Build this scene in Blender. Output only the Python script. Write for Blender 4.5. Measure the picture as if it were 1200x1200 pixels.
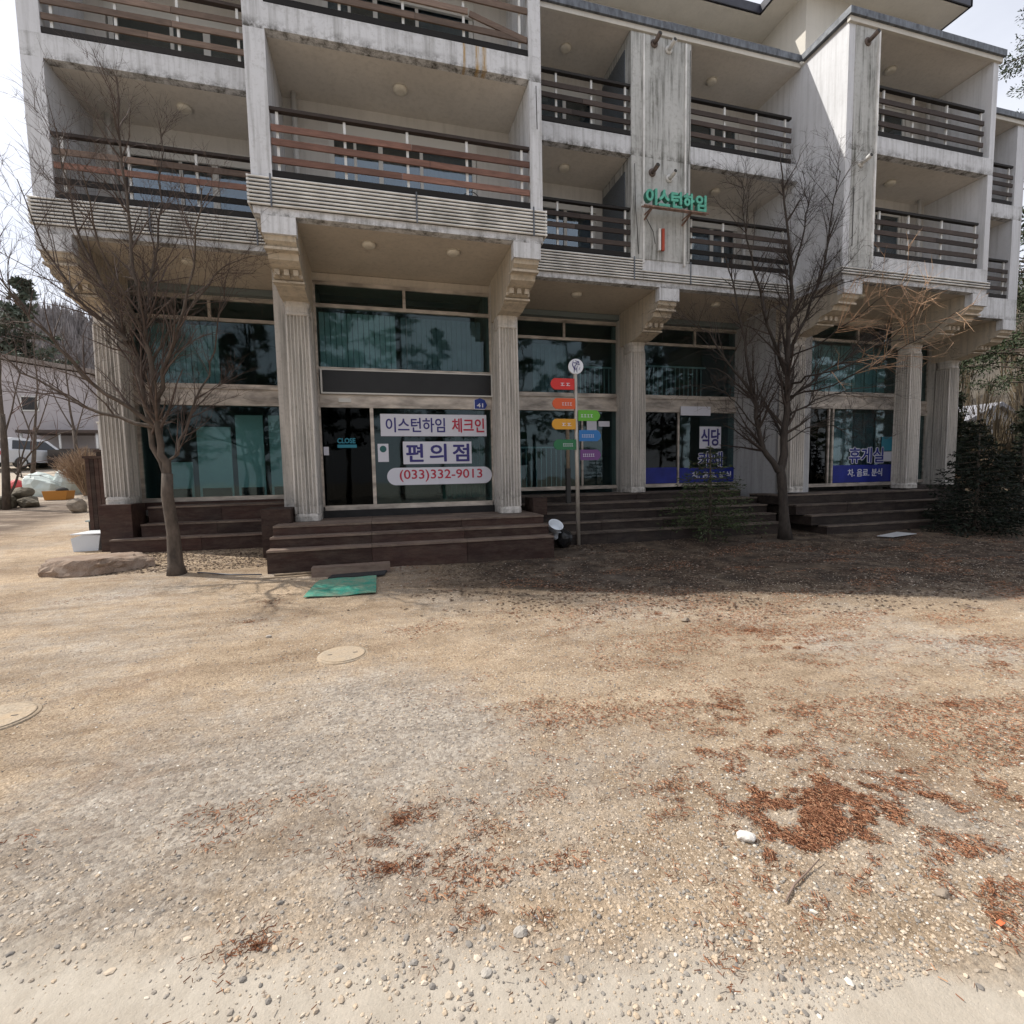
import bpy, math, random
import numpy as np
from mathutils import Vector, Matrix
random.seed(7); rng = np.random.default_rng(7)
S = bpy.context.scene
for o in list(bpy.data.objects): bpy.data.objects.remove(o)
R_ = math.radians

# ---------------------------------------------------------------- camera
CH = 1.65; FPX = 574.6275
def cam_axes(p, y, r):
    cy, sy, cp, sn, cr, sr = math.cos(y), math.sin(y), math.cos(p), math.sin(p), math.cos(r), math.sin(r)
    right = np.array([cy, sy, 0.]); fwd = np.array([-sy*cp, cy*cp, -sn]); down = np.cross(fwd, right)
    return np.stack([cr*right+sr*down, -sr*right+cr*down, fwd])
AX = cam_axes(R_(4.47194616), R_(-14.9144857), R_(1.09693638))
cd = bpy.data.cameras.new('camera'); cam = bpy.data.objects.new('camera', cd); S.collection.objects.link(cam)
cd.sensor_width = 36; cd.lens = FPX*36/1200; cd.clip_end = 2000; cd.clip_start = .05
m = Matrix.Identity(4)
for i in range(3):
    m[i][0] = AX[0][i]; m[i][1] = -AX[1][i]; m[i][2] = -AX[2][i]
m[0][3] = 0; m[1][3] = 0; m[2][3] = CH
cam.matrix_world = m
S.camera = cam
S.render.resolution_x = 1024; S.render.resolution_y = 1024

# ---------------------------------------------------------------- sky, sun, exposure
SUN_DIR = Vector((-.80, .389, 1.0)).normalized()        # towards the sun
elev = math.asin(SUN_DIR.z); rot = math.atan2(SUN_DIR.x, SUN_DIR.y)
w = bpy.data.worlds.new('World'); S.world = w; w.use_nodes = True
nt = w.node_tree; nt.nodes.clear()
wo = nt.nodes.new('ShaderNodeOutputWorld'); bg = nt.nodes.new('ShaderNodeBackground')
sk = nt.nodes.new('ShaderNodeTexSky'); sk.sky_type = 'NISHITA'; sk.sun_disc = False
sk.sun_elevation = elev; sk.sun_rotation = rot; sk.air_density = 1.0; sk.dust_density = 3.5; sk.ozone_density = 1.0; sk.altitude = 500
tc = nt.nodes.new('ShaderNodeTexCoord'); nz = nt.nodes.new('ShaderNodeTexNoise'); nz.inputs['Scale'].default_value = 2.2; nz.inputs['Detail'].default_value = 6
mp = nt.nodes.new('ShaderNodeMapping'); mp.inputs['Scale'].default_value = (1, 1, 2.6)
cr_ = nt.nodes.new('ShaderNodeValToRGB'); cr_.color_ramp.elements[0].position = .3; cr_.color_ramp.elements[0].color = (.55, .55, .55, 1); cr_.color_ramp.elements[1].position = .75; cr_.color_ramp.elements[1].color = (.9, .9, .9, 1)
mx = nt.nodes.new('ShaderNodeMix'); mx.data_type = 'RGBA'; mx.inputs['B'].default_value = (10.6, 10.8, 11.6, 1)   # thin high cloud veil
L = nt.links.new
L(tc.outputs['Generated'], mp.inputs[0]); L(mp.outputs[0], nz.inputs[0]); L(nz.outputs['Fac'], cr_.inputs[0]); L(cr_.outputs[0], mx.inputs['Factor'])
L(sk.outputs[0], mx.inputs['A']); L(mx.outputs['Result'], bg.inputs[0]); L(bg.outputs[0], wo.inputs[0])
bg.inputs[1].default_value = .095
sd = bpy.data.lights.new('sun', 'SUN'); sd.energy = 4.3; sd.angle = R_(.6); sd.color = (1, .955, .88)
so = bpy.data.objects.new('sun', sd); S.collection.objects.link(so)
so.rotation_euler = SUN_DIR.to_track_quat('Z', 'Y').to_euler()
S.view_settings.view_transform = 'Standard'; S.view_settings.look = 'None'; S.view_settings.exposure = 0.3; S.view_settings.gamma = 1
S.view_settings.use_curve_mapping = False
S.render.engine = 'CYCLES'
S.cycles.max_bounces = 8; S.cycles.transparent_max_bounces = 16

# ---------------------------------------------------------------- helpers
def ray(x, y):
    return AX.T @ np.array([(x-600)/FPX, (y-600)/FPX, 1.])
def at(x, y, Y):
    d = ray(x, y); t = Y/d[1]; return Vector((t*d[0], Y, CH+t*d[2]))
def T(X, Y):
    """terrain height"""
    X = np.asarray(X, float); Y = np.asarray(Y, float)
    s = np.clip((X+5)/10, 0, 1); s = s*s*(3-2*s); k = .09*(1-s)+.05*s
    q = np.clip(Y-7.6, -20, 60)
    sp = np.where(q > 8, q, np.log1p(np.exp(np.minimum(q, 8)*2.5))/2.5)
    sp = np.minimum(sp, 38+(sp-38)*.2)
    return k*sp
def Tz(X, Y): return float(T(X, Y))

class MB:
    def __init__(s): s.v = []; s.f = []; s.sm = []
    def add(s, v, f, smooth=False):
        n = len(s.v); s.v += [tuple(p) for p in v]; s.f += [tuple(i+n for i in q) for q in f]; s.sm += [smooth]*len(f); return s
    def box(s, x0, x1, y0, y1, z0, z1):
        v = [(x, y, z) for z in (z0, z1) for y in (y0, y1) for x in (x0, x1)]
        return s.add(v, [(0, 2, 3, 1), (4, 5, 7, 6), (0, 1, 5, 4), (2, 6, 7, 3), (0, 4, 6, 2), (1, 3, 7, 5)])
    def bar(s, a, b, w, h, up=(0, 0, 1)):
        a = Vector(a); b = Vector(b); d = (b-a).normalized(); u = Vector(up)
        if abs(d.dot(u)) > .98: u = Vector((0, 1, 0))
        sx = d.cross(u).normalized(); uz = sx.cross(d)
        v = []
        for p in (a, b):
            for i, j in ((-1, -1), (1, -1), (1, 1), (-1, 1)): v.append(p+sx*(i*w/2)+uz*(j*h/2))
        return s.add(v, [(0, 3, 2, 1), (4, 5, 6, 7), (0, 1, 5, 4), (1, 2, 6, 5), (2, 3, 7, 6), (3, 0, 4, 7)])
    def prism(s, poly, axis, a, b):
        """poly: list of 2D; axis 'x': (y,z) ; 'y': (x,z); 'z': (x,y)"""
        mk = {'x': lambda p, t: (t, p[0], p[1]), 'y': lambda p, t: (p[0], t, p[1]), 'z': lambda p, t: (p[0], p[1], t)}[axis]
        n = len(poly); v = [mk(p, a) for p in poly]+[mk(p, b) for p in poly]
        f = [tuple(range(n)), tuple(range(2*n-1, n-1, -1))]+[(i, (i+1) % n, n+(i+1) % n, n+i) for i in range(n)]
        return s.add(v, f)
    def tube(s, pts, rad, n=8, cap=True, smooth=True):
        pts = [Vector(p) for p in pts]
        if not hasattr(rad, '__len__'): rad = [rad]*len(pts)
        v = []; f = []; ref = None
        for i, p in enumerate(pts):
            d = (pts[min(i+1, len(pts)-1)]-pts[max(i-1, 0)])
            d = d.normalized() if d.length > 1e-9 else Vector((0, 0, 1))
            if ref is None: ref = Vector((1, 0, 0)) if abs(d.x) < .8 else Vector((0, 1, 0))
            a = (ref-d*ref.dot(d)).normalized(); ref = a; b = d.cross(a)
            for k in range(n):
                t = 2*math.pi*k/n; v.append(p+a*(math.cos(t)*rad[i])+b*(math.sin(t)*rad[i]))
        for i in range(len(pts)-1):
            for k in range(n):
                f.append((i*n+k, i*n+(k+1) % n, (i+1)*n+(k+1) % n, (i+1)*n+k))
        s.add(v, f, smooth)
        if cap:
            m_ = len(s.v)-len(v); s.f += [tuple(m_+k for k in range(n-1, -1, -1)), tuple(m_+(len(pts)-1)*n+k for k in range(n))]; s.sm += [False]*2
        return s
    def lathe(s, prof, c, n=24, axis=(0, 0, 1), smooth=True):
        ax = Vector(axis).normalized(); a = ax.orthogonal().normalized(); b = ax.cross(a); c = Vector(c)
        v = [c+ax*h+(a*math.cos(2*math.pi*k/n)+b*math.sin(2*math.pi*k/n))*r for r, h in prof for k in range(n)]
        f = [(i*n+k, i*n+(k+1) % n, (i+1)*n+(k+1) % n, (i+1)*n+k) for i in range(len(prof)-1) for k in range(n)]
        s.add(v, f, smooth)
        m_ = len(s.v)-len(v)
        s.f += [tuple(m_+k for k in range(n-1, -1, -1)), tuple(m_+(len(prof)-1)*n+k for k in range(n))]; s.sm += [False]*2
        return s
    def build(s, name, mat, parent=None, **kw):
        me = bpy.data.meshes.new(name); me.from_pydata([tuple(p) for p in s.v], [], s.f)
        me.polygons.foreach_set('use_smooth', s.sm); me.materials.append(mat); me.update()
        return link(name, me, parent, **kw)
def link(name, me, parent=None, label=None, cat=None, group=None, kind=None):
    o = bpy.data.objects.new(name, me); S.collection.objects.link(o)
    if parent is not None: o.parent = parent
    if parent is not None and parent.location.length > 0:
        o.matrix_parent_inverse = Matrix.Translation(parent.location).inverted()
    if label: o['label'] = label
    if cat: o['category'] = cat
    if group: o['group'] = group
    if kind: o['kind'] = kind
    return o
def thing(name, label, cat, loc=(0, 0, 0), group=None):
    o = link(name, None, None, label, cat, group); o.location = loc; o.empty_display_size = .2
    return o
def B(name, mat, parent, *a, **kw): return MB().box(*a).build(name, mat, parent, **kw)
def npmesh(name, V, F, mat, smooth=False):
    """V (n,3); F (m,k) equal size faces"""
    me = bpy.data.meshes.new(name); V = np.ascontiguousarray(V, np.float32); F = np.ascontiguousarray(F, np.int32)
    me.vertices.add(len(V)); me.vertices.foreach_set('co', V.ravel())
    k = F.shape[1]; me.loops.add(F.size); me.loops.foreach_set('vertex_index', F.ravel())
    me.polygons.add(len(F)); me.polygons.foreach_set('loop_start', np.arange(0, F.size, k, dtype=np.int32))
    me.polygons.foreach_set('use_smooth', np.full(len(F), smooth)); me.update(calc_edges=True); me.validate()
    for mm in (mat if isinstance(mat, (list, tuple)) else [mat]): me.materials.append(mm)
    return me
def vnoise(x, y, seed=0):
    """value noise on numpy arrays"""
    r = np.random.default_rng(seed).random((256, 256))
    xi = np.floor(x).astype(int); yi = np.floor(y).astype(int); fx = x-xi; fy = y-yi
    fx = fx*fx*(3-2*fx); fy = fy*fy*(3-2*fy)
    g = lambda a, b: r[a & 255, b & 255]
    return (g(xi, yi)*(1-fx)+g(xi+1, yi)*fx)*(1-fy)+(g(xi, yi+1)*(1-fx)+g(xi+1, yi+1)*fx)*fy
def fbm(x, y, oct=4, seed=0):
    s = 0; a = .5
    for i in range(oct): s = s+a*vnoise(x*2**i, y*2**i, seed+i); a *= .5
    return s

# ---------------------------------------------------------------- materials
def NT(name):
    m = bpy.data.materials.new(name); m.use_nodes = True; t = m.node_tree
    return m, t, t.nodes['Principled BSDF']
def nd(t, ty, **kw):
    n = t.nodes.new(ty)
    for k, v in kw.items():
        if k.startswith('_'): setattr(n, k[1:], v)
        else: n.inputs[k].default_value = v
    return n
def ramp(t, src, stops):
    r = t.nodes.new('ShaderNodeValToRGB'); e = r.color_ramp.elements
    while len(e) < len(stops): e.new(.5)
    for i, (p, c) in enumerate(stops):
        e[i].position = p; e[i].color = (*c, 1) if hasattr(c, '__len__') else (c, c, c, 1)
    t.links.new(src, r.inputs[0]); return r.outputs[0]
def noise(t, scale=(1, 1, 1), s=5, d=4, rough=.55, src='Object'):
    c = t.nodes.new('ShaderNodeTexCoord'); m = t.nodes.new('ShaderNodeMapping'); m.inputs['Scale'].default_value = scale
    n = t.nodes.new('ShaderNodeTexNoise'); n.inputs['Scale'].default_value = s; n.inputs['Detail'].default_value = d; n.inputs['Roughness'].default_value = rough
    t.links.new(c.outputs[src], m.inputs[0]); t.links.new(m.outputs[0], n.inputs[0]); return n.outputs['Fac']
def mixc(t, fac, a, b, mode='MIX'):
    m = t.nodes.new('ShaderNodeMix'); m.data_type = 'RGBA'; m.blend_type = mode
    for k, v in (('Factor', fac), ('A', a), ('B', b)):
        if isinstance(v, (int, float)): m.inputs[k].default_value = v
        elif isinstance(v, tuple): m.inputs[k].default_value = (*v, 1)
        else: t.links.new(v, m.inputs[k])
    return m.outputs['Result']
def math_(t, op, a, b=None):
    m = t.nodes.new('ShaderNodeMath'); m.operation = op
    for i, v in enumerate((a, b)):
        if v is None: continue
        if isinstance(v, (int, float)): m.inputs[i].default_value = v
        else: t.links.new(v, m.inputs[i])
    return m.outputs[0]
def bump(t, bs, h, strength=.3, dist=.02):
    b = t.nodes.new('ShaderNodeBump'); b.inputs['Strength'].default_value = strength; b.inputs['Distance'].default_value = dist
    t.links.new(h, b.inputs['Height']); t.links.new(b.outputs[0], bs.inputs['Normal'])
def simple(name, c, rough=.6, metal=0, var=.25, s=8, bmp=.1, spec=.4, scale=(1, 1, 1)):
    m, t, b = NT(name)
    n = noise(t, scale, s, 5); lo = tuple(x*(1-var) for x in c); hi = tuple(min(1, x*(1+var)) for x in c)
    t.links.new(ramp(t, n, [(.3, lo), (.7, hi)]), b.inputs['Base Color'])
    b.inputs['Roughness'].default_value = rough; b.inputs['Metallic'].default_value = metal; b.inputs['Specular IOR Level'].default_value = spec
    if bmp: bump(t, b, noise(t, scale, s*6, 3), bmp, .01)
    return m
def flat(name, c, rough=.5, metal=0, spec=.4):
    m, t, b = NT(name); b.inputs['Base Color'].default_value = (*c, 1); b.inputs['Roughness'].default_value = rough
    b.inputs['Metallic'].default_value = metal; b.inputs['Specular IOR Level'].default_value = spec; return m
def zband(t, z0, w_, up=True):
    """1 just above (or below) height z0 fading over w_ metres, ragged edge"""
    g = t.nodes.new('ShaderNodeNewGeometry'); s = t.nodes.new('ShaderNodeSeparateXYZ'); t.links.new(g.outputs['Position'], s.inputs[0])
    r = t.nodes.new('ShaderNodeMapRange'); r.inputs['From Min'].default_value = z0; r.inputs['From Max'].default_value = z0+(w_ if up else -w_)
    r.inputs['To Min'].default_value = 1; r.inputs['To Max'].default_value = 0
    t.links.new(s.outputs['Z'], r.inputs['Value'])
    lo = math_(t, 'GREATER_THAN' if up else 'LESS_THAN', s.outputs['Z'], z0+(-.02 if up else .02))
    return math_(t, 'MULTIPLY', r.outputs[0], lo)
def plaster(name, base, dirt=.5, streak=.5, bands=(), rust=None):
    m, t, b = NT(name); SC_ = (.17, .165, .15) if streak < 1 else (.10, .10, .085)
    big = noise(t, (1, 1, .6), .9, 6, .6); st = noise(t, (7, 7, .35), 1.6, 6, .65); fine = noise(t, (1, 1, 1), 14, 6, .7)
    col = ramp(t, big, [(.3, tuple(x*.86 for x in base)), (.65, base)])
    m1 = ramp(t, st, [(.47, 0.), (.75, 1.)] if streak < 1 else [(.46, 0.), (.66, .8)])
    if streak >= 1: m1 = math_(t, 'MULTIPLY', m1, ramp(t, noise(t, (1.3, 1.3, .8), 1.5, 5, .7), [(.38, .15), (.62, 1.)]))
    col = mixc(t, math_(t, 'MULTIPLY', m1, streak), col, SC_)
    mk = ramp(t, fine, [(.52, 0.), (.74, 1.)])
    col = mixc(t, math_(t, 'MULTIPLY', mk, dirt*.55), col, (.26, .25, .225))
    for (z0, wd, up, amt) in bands:
        zb = zband(t, z0, wd, up); n2 = noise(t, (1.2, 1.2, 1.1), 4.2, 8, .8)
        g = math_(t, 'MULTIPLY', zb, ramp(t, n2, [(.44, 0.), (.62, .95)])); g = math_(t, 'MULTIPLY', g, amt)
        col = mixc(t, g, col, (.06, .055, .045))
    t.links.new(col, b.inputs['Base Color']); b.inputs['Roughness'].default_value = .85; b.inputs['Specular IOR Level'].default_value = .2
    bump(t, b, noise(t, (1, 1, 1), 22, 6, .7), .25, .012)
    return m
BANDS = [(8.42, .16, True, 1.0), (5.72, .12, True, .9), (10.92, .1, True, .5), (8.8, .12, False, .35), (6.27, .2, False, .35)]
M_GREYW = plaster('grubby_grey_wall', (.44, .44, .445), 1., .6)
M_WHITE = plaster('weathered_white_paint', (.66, .665, .68), .75, .6, BANDS)
M_PIL = plaster('mould_streaked_plaster', (.52, .52, .50), 1.3, 1.3, BANDS)
M_SIDE = plaster('side_wall_paint', (.66, .665, .685), .3, .32)
M_SOFFIT = plaster('soffit_cream_paint', (.62, .585, .54), .4, .2)
M_SOFFIT1 = plaster('shop_soffit_tan_paint', (.56, .50, .425), .7, .2)
M_INNER = plaster('balcony_back_wall_paint', (.59, .565, .53), .3, .2)
M_CREAM = plaster('cream_column_paint', (.62, .585, .54), 1.0, .85, [(.82, .35, True, .7), (1.12, .35, True, .7)])
M_BRACK = plaster('tan_bracket_paint', (.56, .49, .395), 1.0, .6)
M_UPPER = plaster('attic_cream_render', (.62, .59, .53), .15, .12)
M_STRIP = simple('white_cladding_strip', (.70, .69, .66), .5, 0, .25, 3, .1)
M_DARKGAP = flat('dark_groove', (.05, .048, .045), .9)
M_COPING = simple('grey_metal_coping', (.12, .13, .145), .5, .3, .5, 5, .2, scale=(3, 1, 1))
M_EAVE = simple('dark_eave_trim', (.035, .036, .05), .45, 0, .3, 4, .1)
M_METALPOST = flat('white_steel_post', (.62, .62, .6), .45)
M_PIPEW = flat('white_pvc_pipe', (.55, .54, .52), .4)
M_FRAME = simple('worn_steel_frame', (.42, .37, .32), .45, .3, .45, 2.5, .15, scale=(1, 1, 3))
M_FRAMEW = flat('white_window_frame', (.58, .57, .54), .45)
M_BLACK = simple('black_panel', (.012, .012, .013), .45, 0, .2, 4, 0)
M_BLACKSTONE = simple('dark_stone_sill', (.014, .013, .013), .7, 0, .4, 5, .1)
def wood(name, c, var=.4, rough=.75, sc=(1.2, 9, 9), dust=0.):
    m, t, b = NT(name); oi = t.nodes.new('ShaderNodeObjectInfo')
    n = noise(t, sc, 3.5, 7, .65); n2 = noise(t, (1, 1, 1), 1.3, 3)
    col = ramp(t, n, [(.25, tuple(x*(1-var) for x in c)), (.55, c), (.8, tuple(min(1, x*(1+var)) for x in c))])
    col = mixc(t, ramp(t, n2, [(.4, 0.), (.7, .45)]), col, tuple(x*.45+.015 for x in c))
    col = mixc(t, 1., col, ramp(t, oi.outputs['Random'], [(0, .62), (.5, 1.), (1, 1.45)]), 'MULTIPLY')
    if dust: col = mixc(t, math_(t, 'MULTIPLY', ramp(t, noise(t, (1, 3, 3), 2.3, 7, .75), [(.42, 0.), (.66, 1.)]), dust), col, (.26, .21, .16))
    t.links.new(col, b.inputs['Base Color']); b.inputs['Roughness'].default_value = rough; b.inputs['Specular IOR Level'].default_value = .3
    bump(t, b, n, .35, .01); return m
W_RED = wood('red_brown_rail_board', (.20, .105, .078))
W_GREY = wood('grey_weathered_board', (.19, .135, .105))
W_DARK = wood('dark_brown_board', (.06, .044, .037))
W_BLK = wood('black_stained_timber', (.016, .0135, .012))
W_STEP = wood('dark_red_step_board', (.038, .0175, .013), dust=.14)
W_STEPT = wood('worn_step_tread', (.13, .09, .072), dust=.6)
W_OLD = wood('shaded_step_board', (.020, .013, .011), dust=.10); W_SHADET = wood('shaded_step_tread', (.085, .065, .055), dust=.5)  # weathered step wood, darkened to paint in shade on the right-hand flights
W_PALE = wood('pale_scrap_wood', (.33, .25, .17))

def glass(name, tint, refl=.16, rough=.02, alpha_tint=(.5, .62, .6)):
    m, t, b = NT(name); t.nodes.remove(b); out = t.nodes['Material Output']
    tr = nd(t, 'ShaderNodeBsdfTransparent', Color=(*alpha_tint, 1)); gl = nd(t, 'ShaderNodeBsdfGlossy', Color=(*tint, 1), Roughness=rough)
    lw = nd(t, 'ShaderNodeLayerWeight', Blend=.35); f = math_(t, 'ADD', math_(t, 'MULTIPLY', lw.outputs['Facing'], .24), refl)
    bn = noise(t, (1, 1, 1), 1.4, 2); bb = t.nodes.new('ShaderNodeBump'); bb.inputs['Strength'].default_value = .05; bb.inputs['Distance'].default_value = .05
    t.links.new(bn, bb.inputs['Height']); t.links.new(bb.outputs[0], gl.inputs['Normal'])
    mx_ = t.nodes.new('ShaderNodeMixShader'); t.links.new(f, mx_.inputs[0]); t.links.new(tr.outputs[0], mx_.inputs[1]); t.links.new(gl.outputs[0], mx_.inputs[2])
    t.links.new(mx_.outputs[0], out.inputs[0]); return m
G_SHOP = glass('shop_glass_teal', (.66, .76, .78), .035, .03, (.60, .715, .725))
G_DOOR = glass('dark_door_glass', (.5, .52, .52), .012, .02, (.22, .23, .23))
G_WIN = glass('balcony_window_glass', (.8, .88, .95), .12, .02, (.5, .6, .65))
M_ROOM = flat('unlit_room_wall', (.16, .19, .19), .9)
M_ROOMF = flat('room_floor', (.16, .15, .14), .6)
M_BOARDT = simple('pale_panel_indoors', (.62, .80, .77), .5, 0, .1, 2, 0)
M_BLIND = simple('pale_blind', (.56, .66, .67), .8, 0, .15, 3, 0)
M_CURT = simple('blue_curtain', (.10, .17, .30), .8, 0, .2, 3, 0)
M_CURTD = simple('grey_curtain', (.26, .29, .32), .8, 0, .2, 3, 0)
M_LAMP = flat('ceiling_light_cover', (.62, .58, .50), .4)
P_WHITE = flat('white_vinyl', (.60, .60, .66), .5); P_NAVY = flat('navy_vinyl', (.035, .03, .17), .5); P_REDV = flat('red_vinyl', (.42, .02, .05), .5)
P_BLUE = simple('blue_vinyl', (.012, .022, .20), .5, 0, .2, 3, 0); P_TEAL = flat('cyan_vinyl', (.02, .20, .28), .5)

# ---------------------------------------------------------------- ground
def build_ground():
    xs = np.concatenate([np.linspace(-400, -30, 24), np.linspace(-29, -6.2, 50), np.arange(-6, 14.01, .045), np.linspace(14.4, 40, 50), np.linspace(44, 400, 24)])
    ys = np.concatenate([np.linspace(-120, -3, 26), np.arange(-2.6, .9, .2), np.arange(1.0, 11.6, .045), np.linspace(11.8, 60, 110), np.linspace(64, 500, 30)])
    X, Y = np.meshgrid(xs, ys)
    Z = T(X, Y)
    near = np.exp(-((X-3)/9)**4)*np.exp(-((Y-5)/7)**4)
    Z += near*((fbm(X*.6, Y*.6, 3, 3)-.45)*.07+(fbm(X*4, Y*4, 3, 9)-.45)*.022+(fbm(X*14, Y*14, 2, 19)-.38)*.004)
    edge = 1.56+.22*(fbm(X*1.1, X*0+3.3, 3, 5)-.45)-.30*X
    Z -= .035*(1/(1+np.exp((Y-edge)*14)))
    ny, nx = X.shape; idx = np.arange(nx*ny).reshape(ny, nx)
    F = np.stack([idx[:-1, :-1], idx[:-1, 1:], idx[1:, 1:], idx[1:, :-1]], -1).reshape(-1, 4)
    V = np.stack([X, Y, Z], -1).reshape(-1, 3)
    m, t, b = NT('gravel_ground')
    g = t.nodes.new('ShaderNodeNewGeometry')
    def nz_(s, d=5, r=.6, sc=(1, 1, 1)):
        mp_ = t.nodes.new('ShaderNodeMapping'); mp_.inputs['Scale'].default_value = sc; n = t.nodes.new('ShaderNodeTexNoise')
        n.inputs['Scale'].default_value = s; n.inputs['Detail'].default_value = d; n.inputs['Roughness'].default_value = r
        t.links.new(g.outputs['Position'], mp_.inputs[0]); t.links.new(mp_.outputs[0], n.inputs[0]); return n.outputs['Fac']
    sand = ramp(t, nz_(3, 8, .7), [(.25, (.29, .215, .145)), (.5, (.395, .305, .215)), (.75, (.475, .38, .28))])
    vo = t.nodes.new('ShaderNodeTexVoronoi'); vo.inputs['Scale'].default_value = 48; t.links.new(g.outputs['Position'], vo.inputs['Vector'])
    sep = t.nodes.new('ShaderNodeSeparateColor'); t.links.new(vo.outputs['Color'], sep.inputs[0])
    grav = ramp(t, sep.outputs[0], [(.0, (.16, .165, .17)), (.35, (.31, .305, .295)), (.7, (.41, .395, .37)), (1., (.58, .56, .52))])
    sx0 = t.nodes.new('ShaderNodeSeparateXYZ'); t.links.new(g.outputs['Position'], sx0.inputs[0])
    ga = math_(t, 'ADD', math_(t, 'POWER', math_(t, 'ABSOLUTE', math_(t, 'MULTIPLY', math_(t, 'ADD', sx0.outputs[0], .75), .50)), 2.), math_(t, 'POWER', math_(t, 'ABSOLUTE', math_(t, 'MULTIPLY', math_(t, 'SUBTRACT', sx0.outputs[1], 2.9), .62)), 2.))
    gpatch = math_(t, 'MULTIPLY', math_(t, 'SUBTRACT', 1., math_(t, 'MINIMUM', ga, 1.)), .16)
    gm = ramp(t, math_(t, 'ADD', math_(t, 'ADD', math_(t, 'MULTIPLY', nz_(.45, 4, .6), .70), math_(t, 'MULTIPLY', nz_(7, 4, .7), .32)), gpatch), [(.49, 0.), (.66, 1.)])
    vf = t.nodes.new('ShaderNodeTexVoronoi'); vf.inputs['Scale'].default_value = 105; t.links.new(g.outputs['Position'], vf.inputs['Vector'])
    sf = t.nodes.new('ShaderNodeSeparateColor'); t.links.new(vf.outputs['Color'], sf.inputs[0])
    fineg = ramp(t, sf.outputs[1], [(.0, (.5, .48, .46)), (.4, (.9, .89, .88)), (.8, (1.05, 1.05, 1.05)), (1., (1.4, 1.4, 1.4))])
    sand = mixc(t, .85, sand, fineg, 'MULTIPLY')
    col = mixc(t, math_(t, 'MULTIPLY', gm, .5), sand, grav)
    col = mixc(t, 1., col, ramp(t, nz_(.55, 5, .6, (.45, 1.6, 1)), [(.33, (.80, .78, .76)), (.5, (1., 1., 1.)), (.68, (1.13, 1.12, 1.10))]), 'MULTIPLY')
    col = mixc(t, 1., col, ramp(t, nz_(1.7, 6, .7, (.35, 2.2, 1)), [(.36, (.82, .80, .78)), (.52, (1., 1., 1.)), (.7, (1.10, 1.09, 1.07))]), 'MULTIPLY')
    # trodden leaf litter tint
    lit = ramp(t, math_(t, 'ADD', math_(t, 'MULTIPLY', nz_(.8, 4, .6), .6), math_(t, 'MULTIPLY', nz_(9, 5, .75), .45)), [(.56, 0.), (.68, .7)])
    col = mixc(t, math_(t, 'MULTIPLY', lit, .5), col, (.17, .09, .05))
    # dark litter tint with the building's shade painted in along its front
    sx = t.nodes.new('ShaderNodeSeparateXYZ'); t.links.new(g.outputs['Position'], sx.inputs[0])
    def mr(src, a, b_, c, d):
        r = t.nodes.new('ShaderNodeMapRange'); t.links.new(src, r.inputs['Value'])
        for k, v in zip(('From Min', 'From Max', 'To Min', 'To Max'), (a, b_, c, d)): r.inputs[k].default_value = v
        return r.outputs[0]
    shade_litter = math_(t, 'MULTIPLY', mr(math_(t, 'ADD', sx.outputs[1], math_(t, 'MULTIPLY', sx.outputs[0], .28)), 5.7, 7.3, 0, 1), mr(sx.outputs[0], -.6, 1.8, 0, 1))
    shade_litter = math_(t, 'MULTIPLY', shade_litter, ramp(t, nz_(2.2, 6, .7), [(.3, .6), (.6, 1.)]))
    col = mixc(t, math_(t, 'MULTIPLY', shade_litter, .97), col, (.040, .030, .024))
    # concrete-like road strip near the camera
    rd = mr(math_(t, 'ADD', math_(t, 'ADD', sx.outputs[1], math_(t, 'MULTIPLY', sx.outputs[0], .30)), math_(t, 'MULTIPLY', nz_(2.5, 6, .75), .5)), 1.80, 1.98, 1, 0)
    road = ramp(t, nz_(8, 8, .75), [(.3, (.36, .32, .265)), (.7, (.47, .425, .36))])
    col = mixc(t, math_(t, 'MULTIPLY', rd, .85), col, road)
    far = math_(t, 'MULTIPLY', mr(sx.outputs[1], 13, 20, 0, 1), mr(sx.outputs[0], 5, 8, 1, 0))
    col = mixc(t, math_(t, 'MULTIPLY', far, .7), col, (.40, .35, .29))
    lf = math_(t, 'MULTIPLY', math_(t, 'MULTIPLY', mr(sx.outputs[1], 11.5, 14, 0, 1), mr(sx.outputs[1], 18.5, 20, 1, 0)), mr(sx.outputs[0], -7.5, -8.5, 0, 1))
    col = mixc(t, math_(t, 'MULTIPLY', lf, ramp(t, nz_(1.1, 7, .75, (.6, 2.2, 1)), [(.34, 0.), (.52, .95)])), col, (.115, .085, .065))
    farr = math_(t, 'MULTIPLY', mr(sx.outputs[0], 14, 18, 0, 1), 1.)
    col = mixc(t, math_(t, 'MULTIPLY', farr, .8), col, (.13, .10, .07))
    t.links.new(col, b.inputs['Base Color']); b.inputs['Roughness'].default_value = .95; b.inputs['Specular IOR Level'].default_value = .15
    h = math_(t, 'ADD', math_(t, 'ADD', math_(t, 'MULTIPLY', vo.outputs['Distance'], -.25), math_(t, 'MULTIPLY', vf.outputs['Distance'], -.3)), math_(t, 'ADD', nz_(45, 6, .8), math_(t, 'MULTIPLY', nz_(170, 4, .8), .6)))
    h = math_(t, 'MULTIPLY', h, math_(t, 'SUBTRACT', 1., math_(t, 'MULTIPLY', rd, .72)))
    bump(t, b, h, .8, .014)
    link('ground', npmesh('ground', V, F, m, True), kind='structure')
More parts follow.
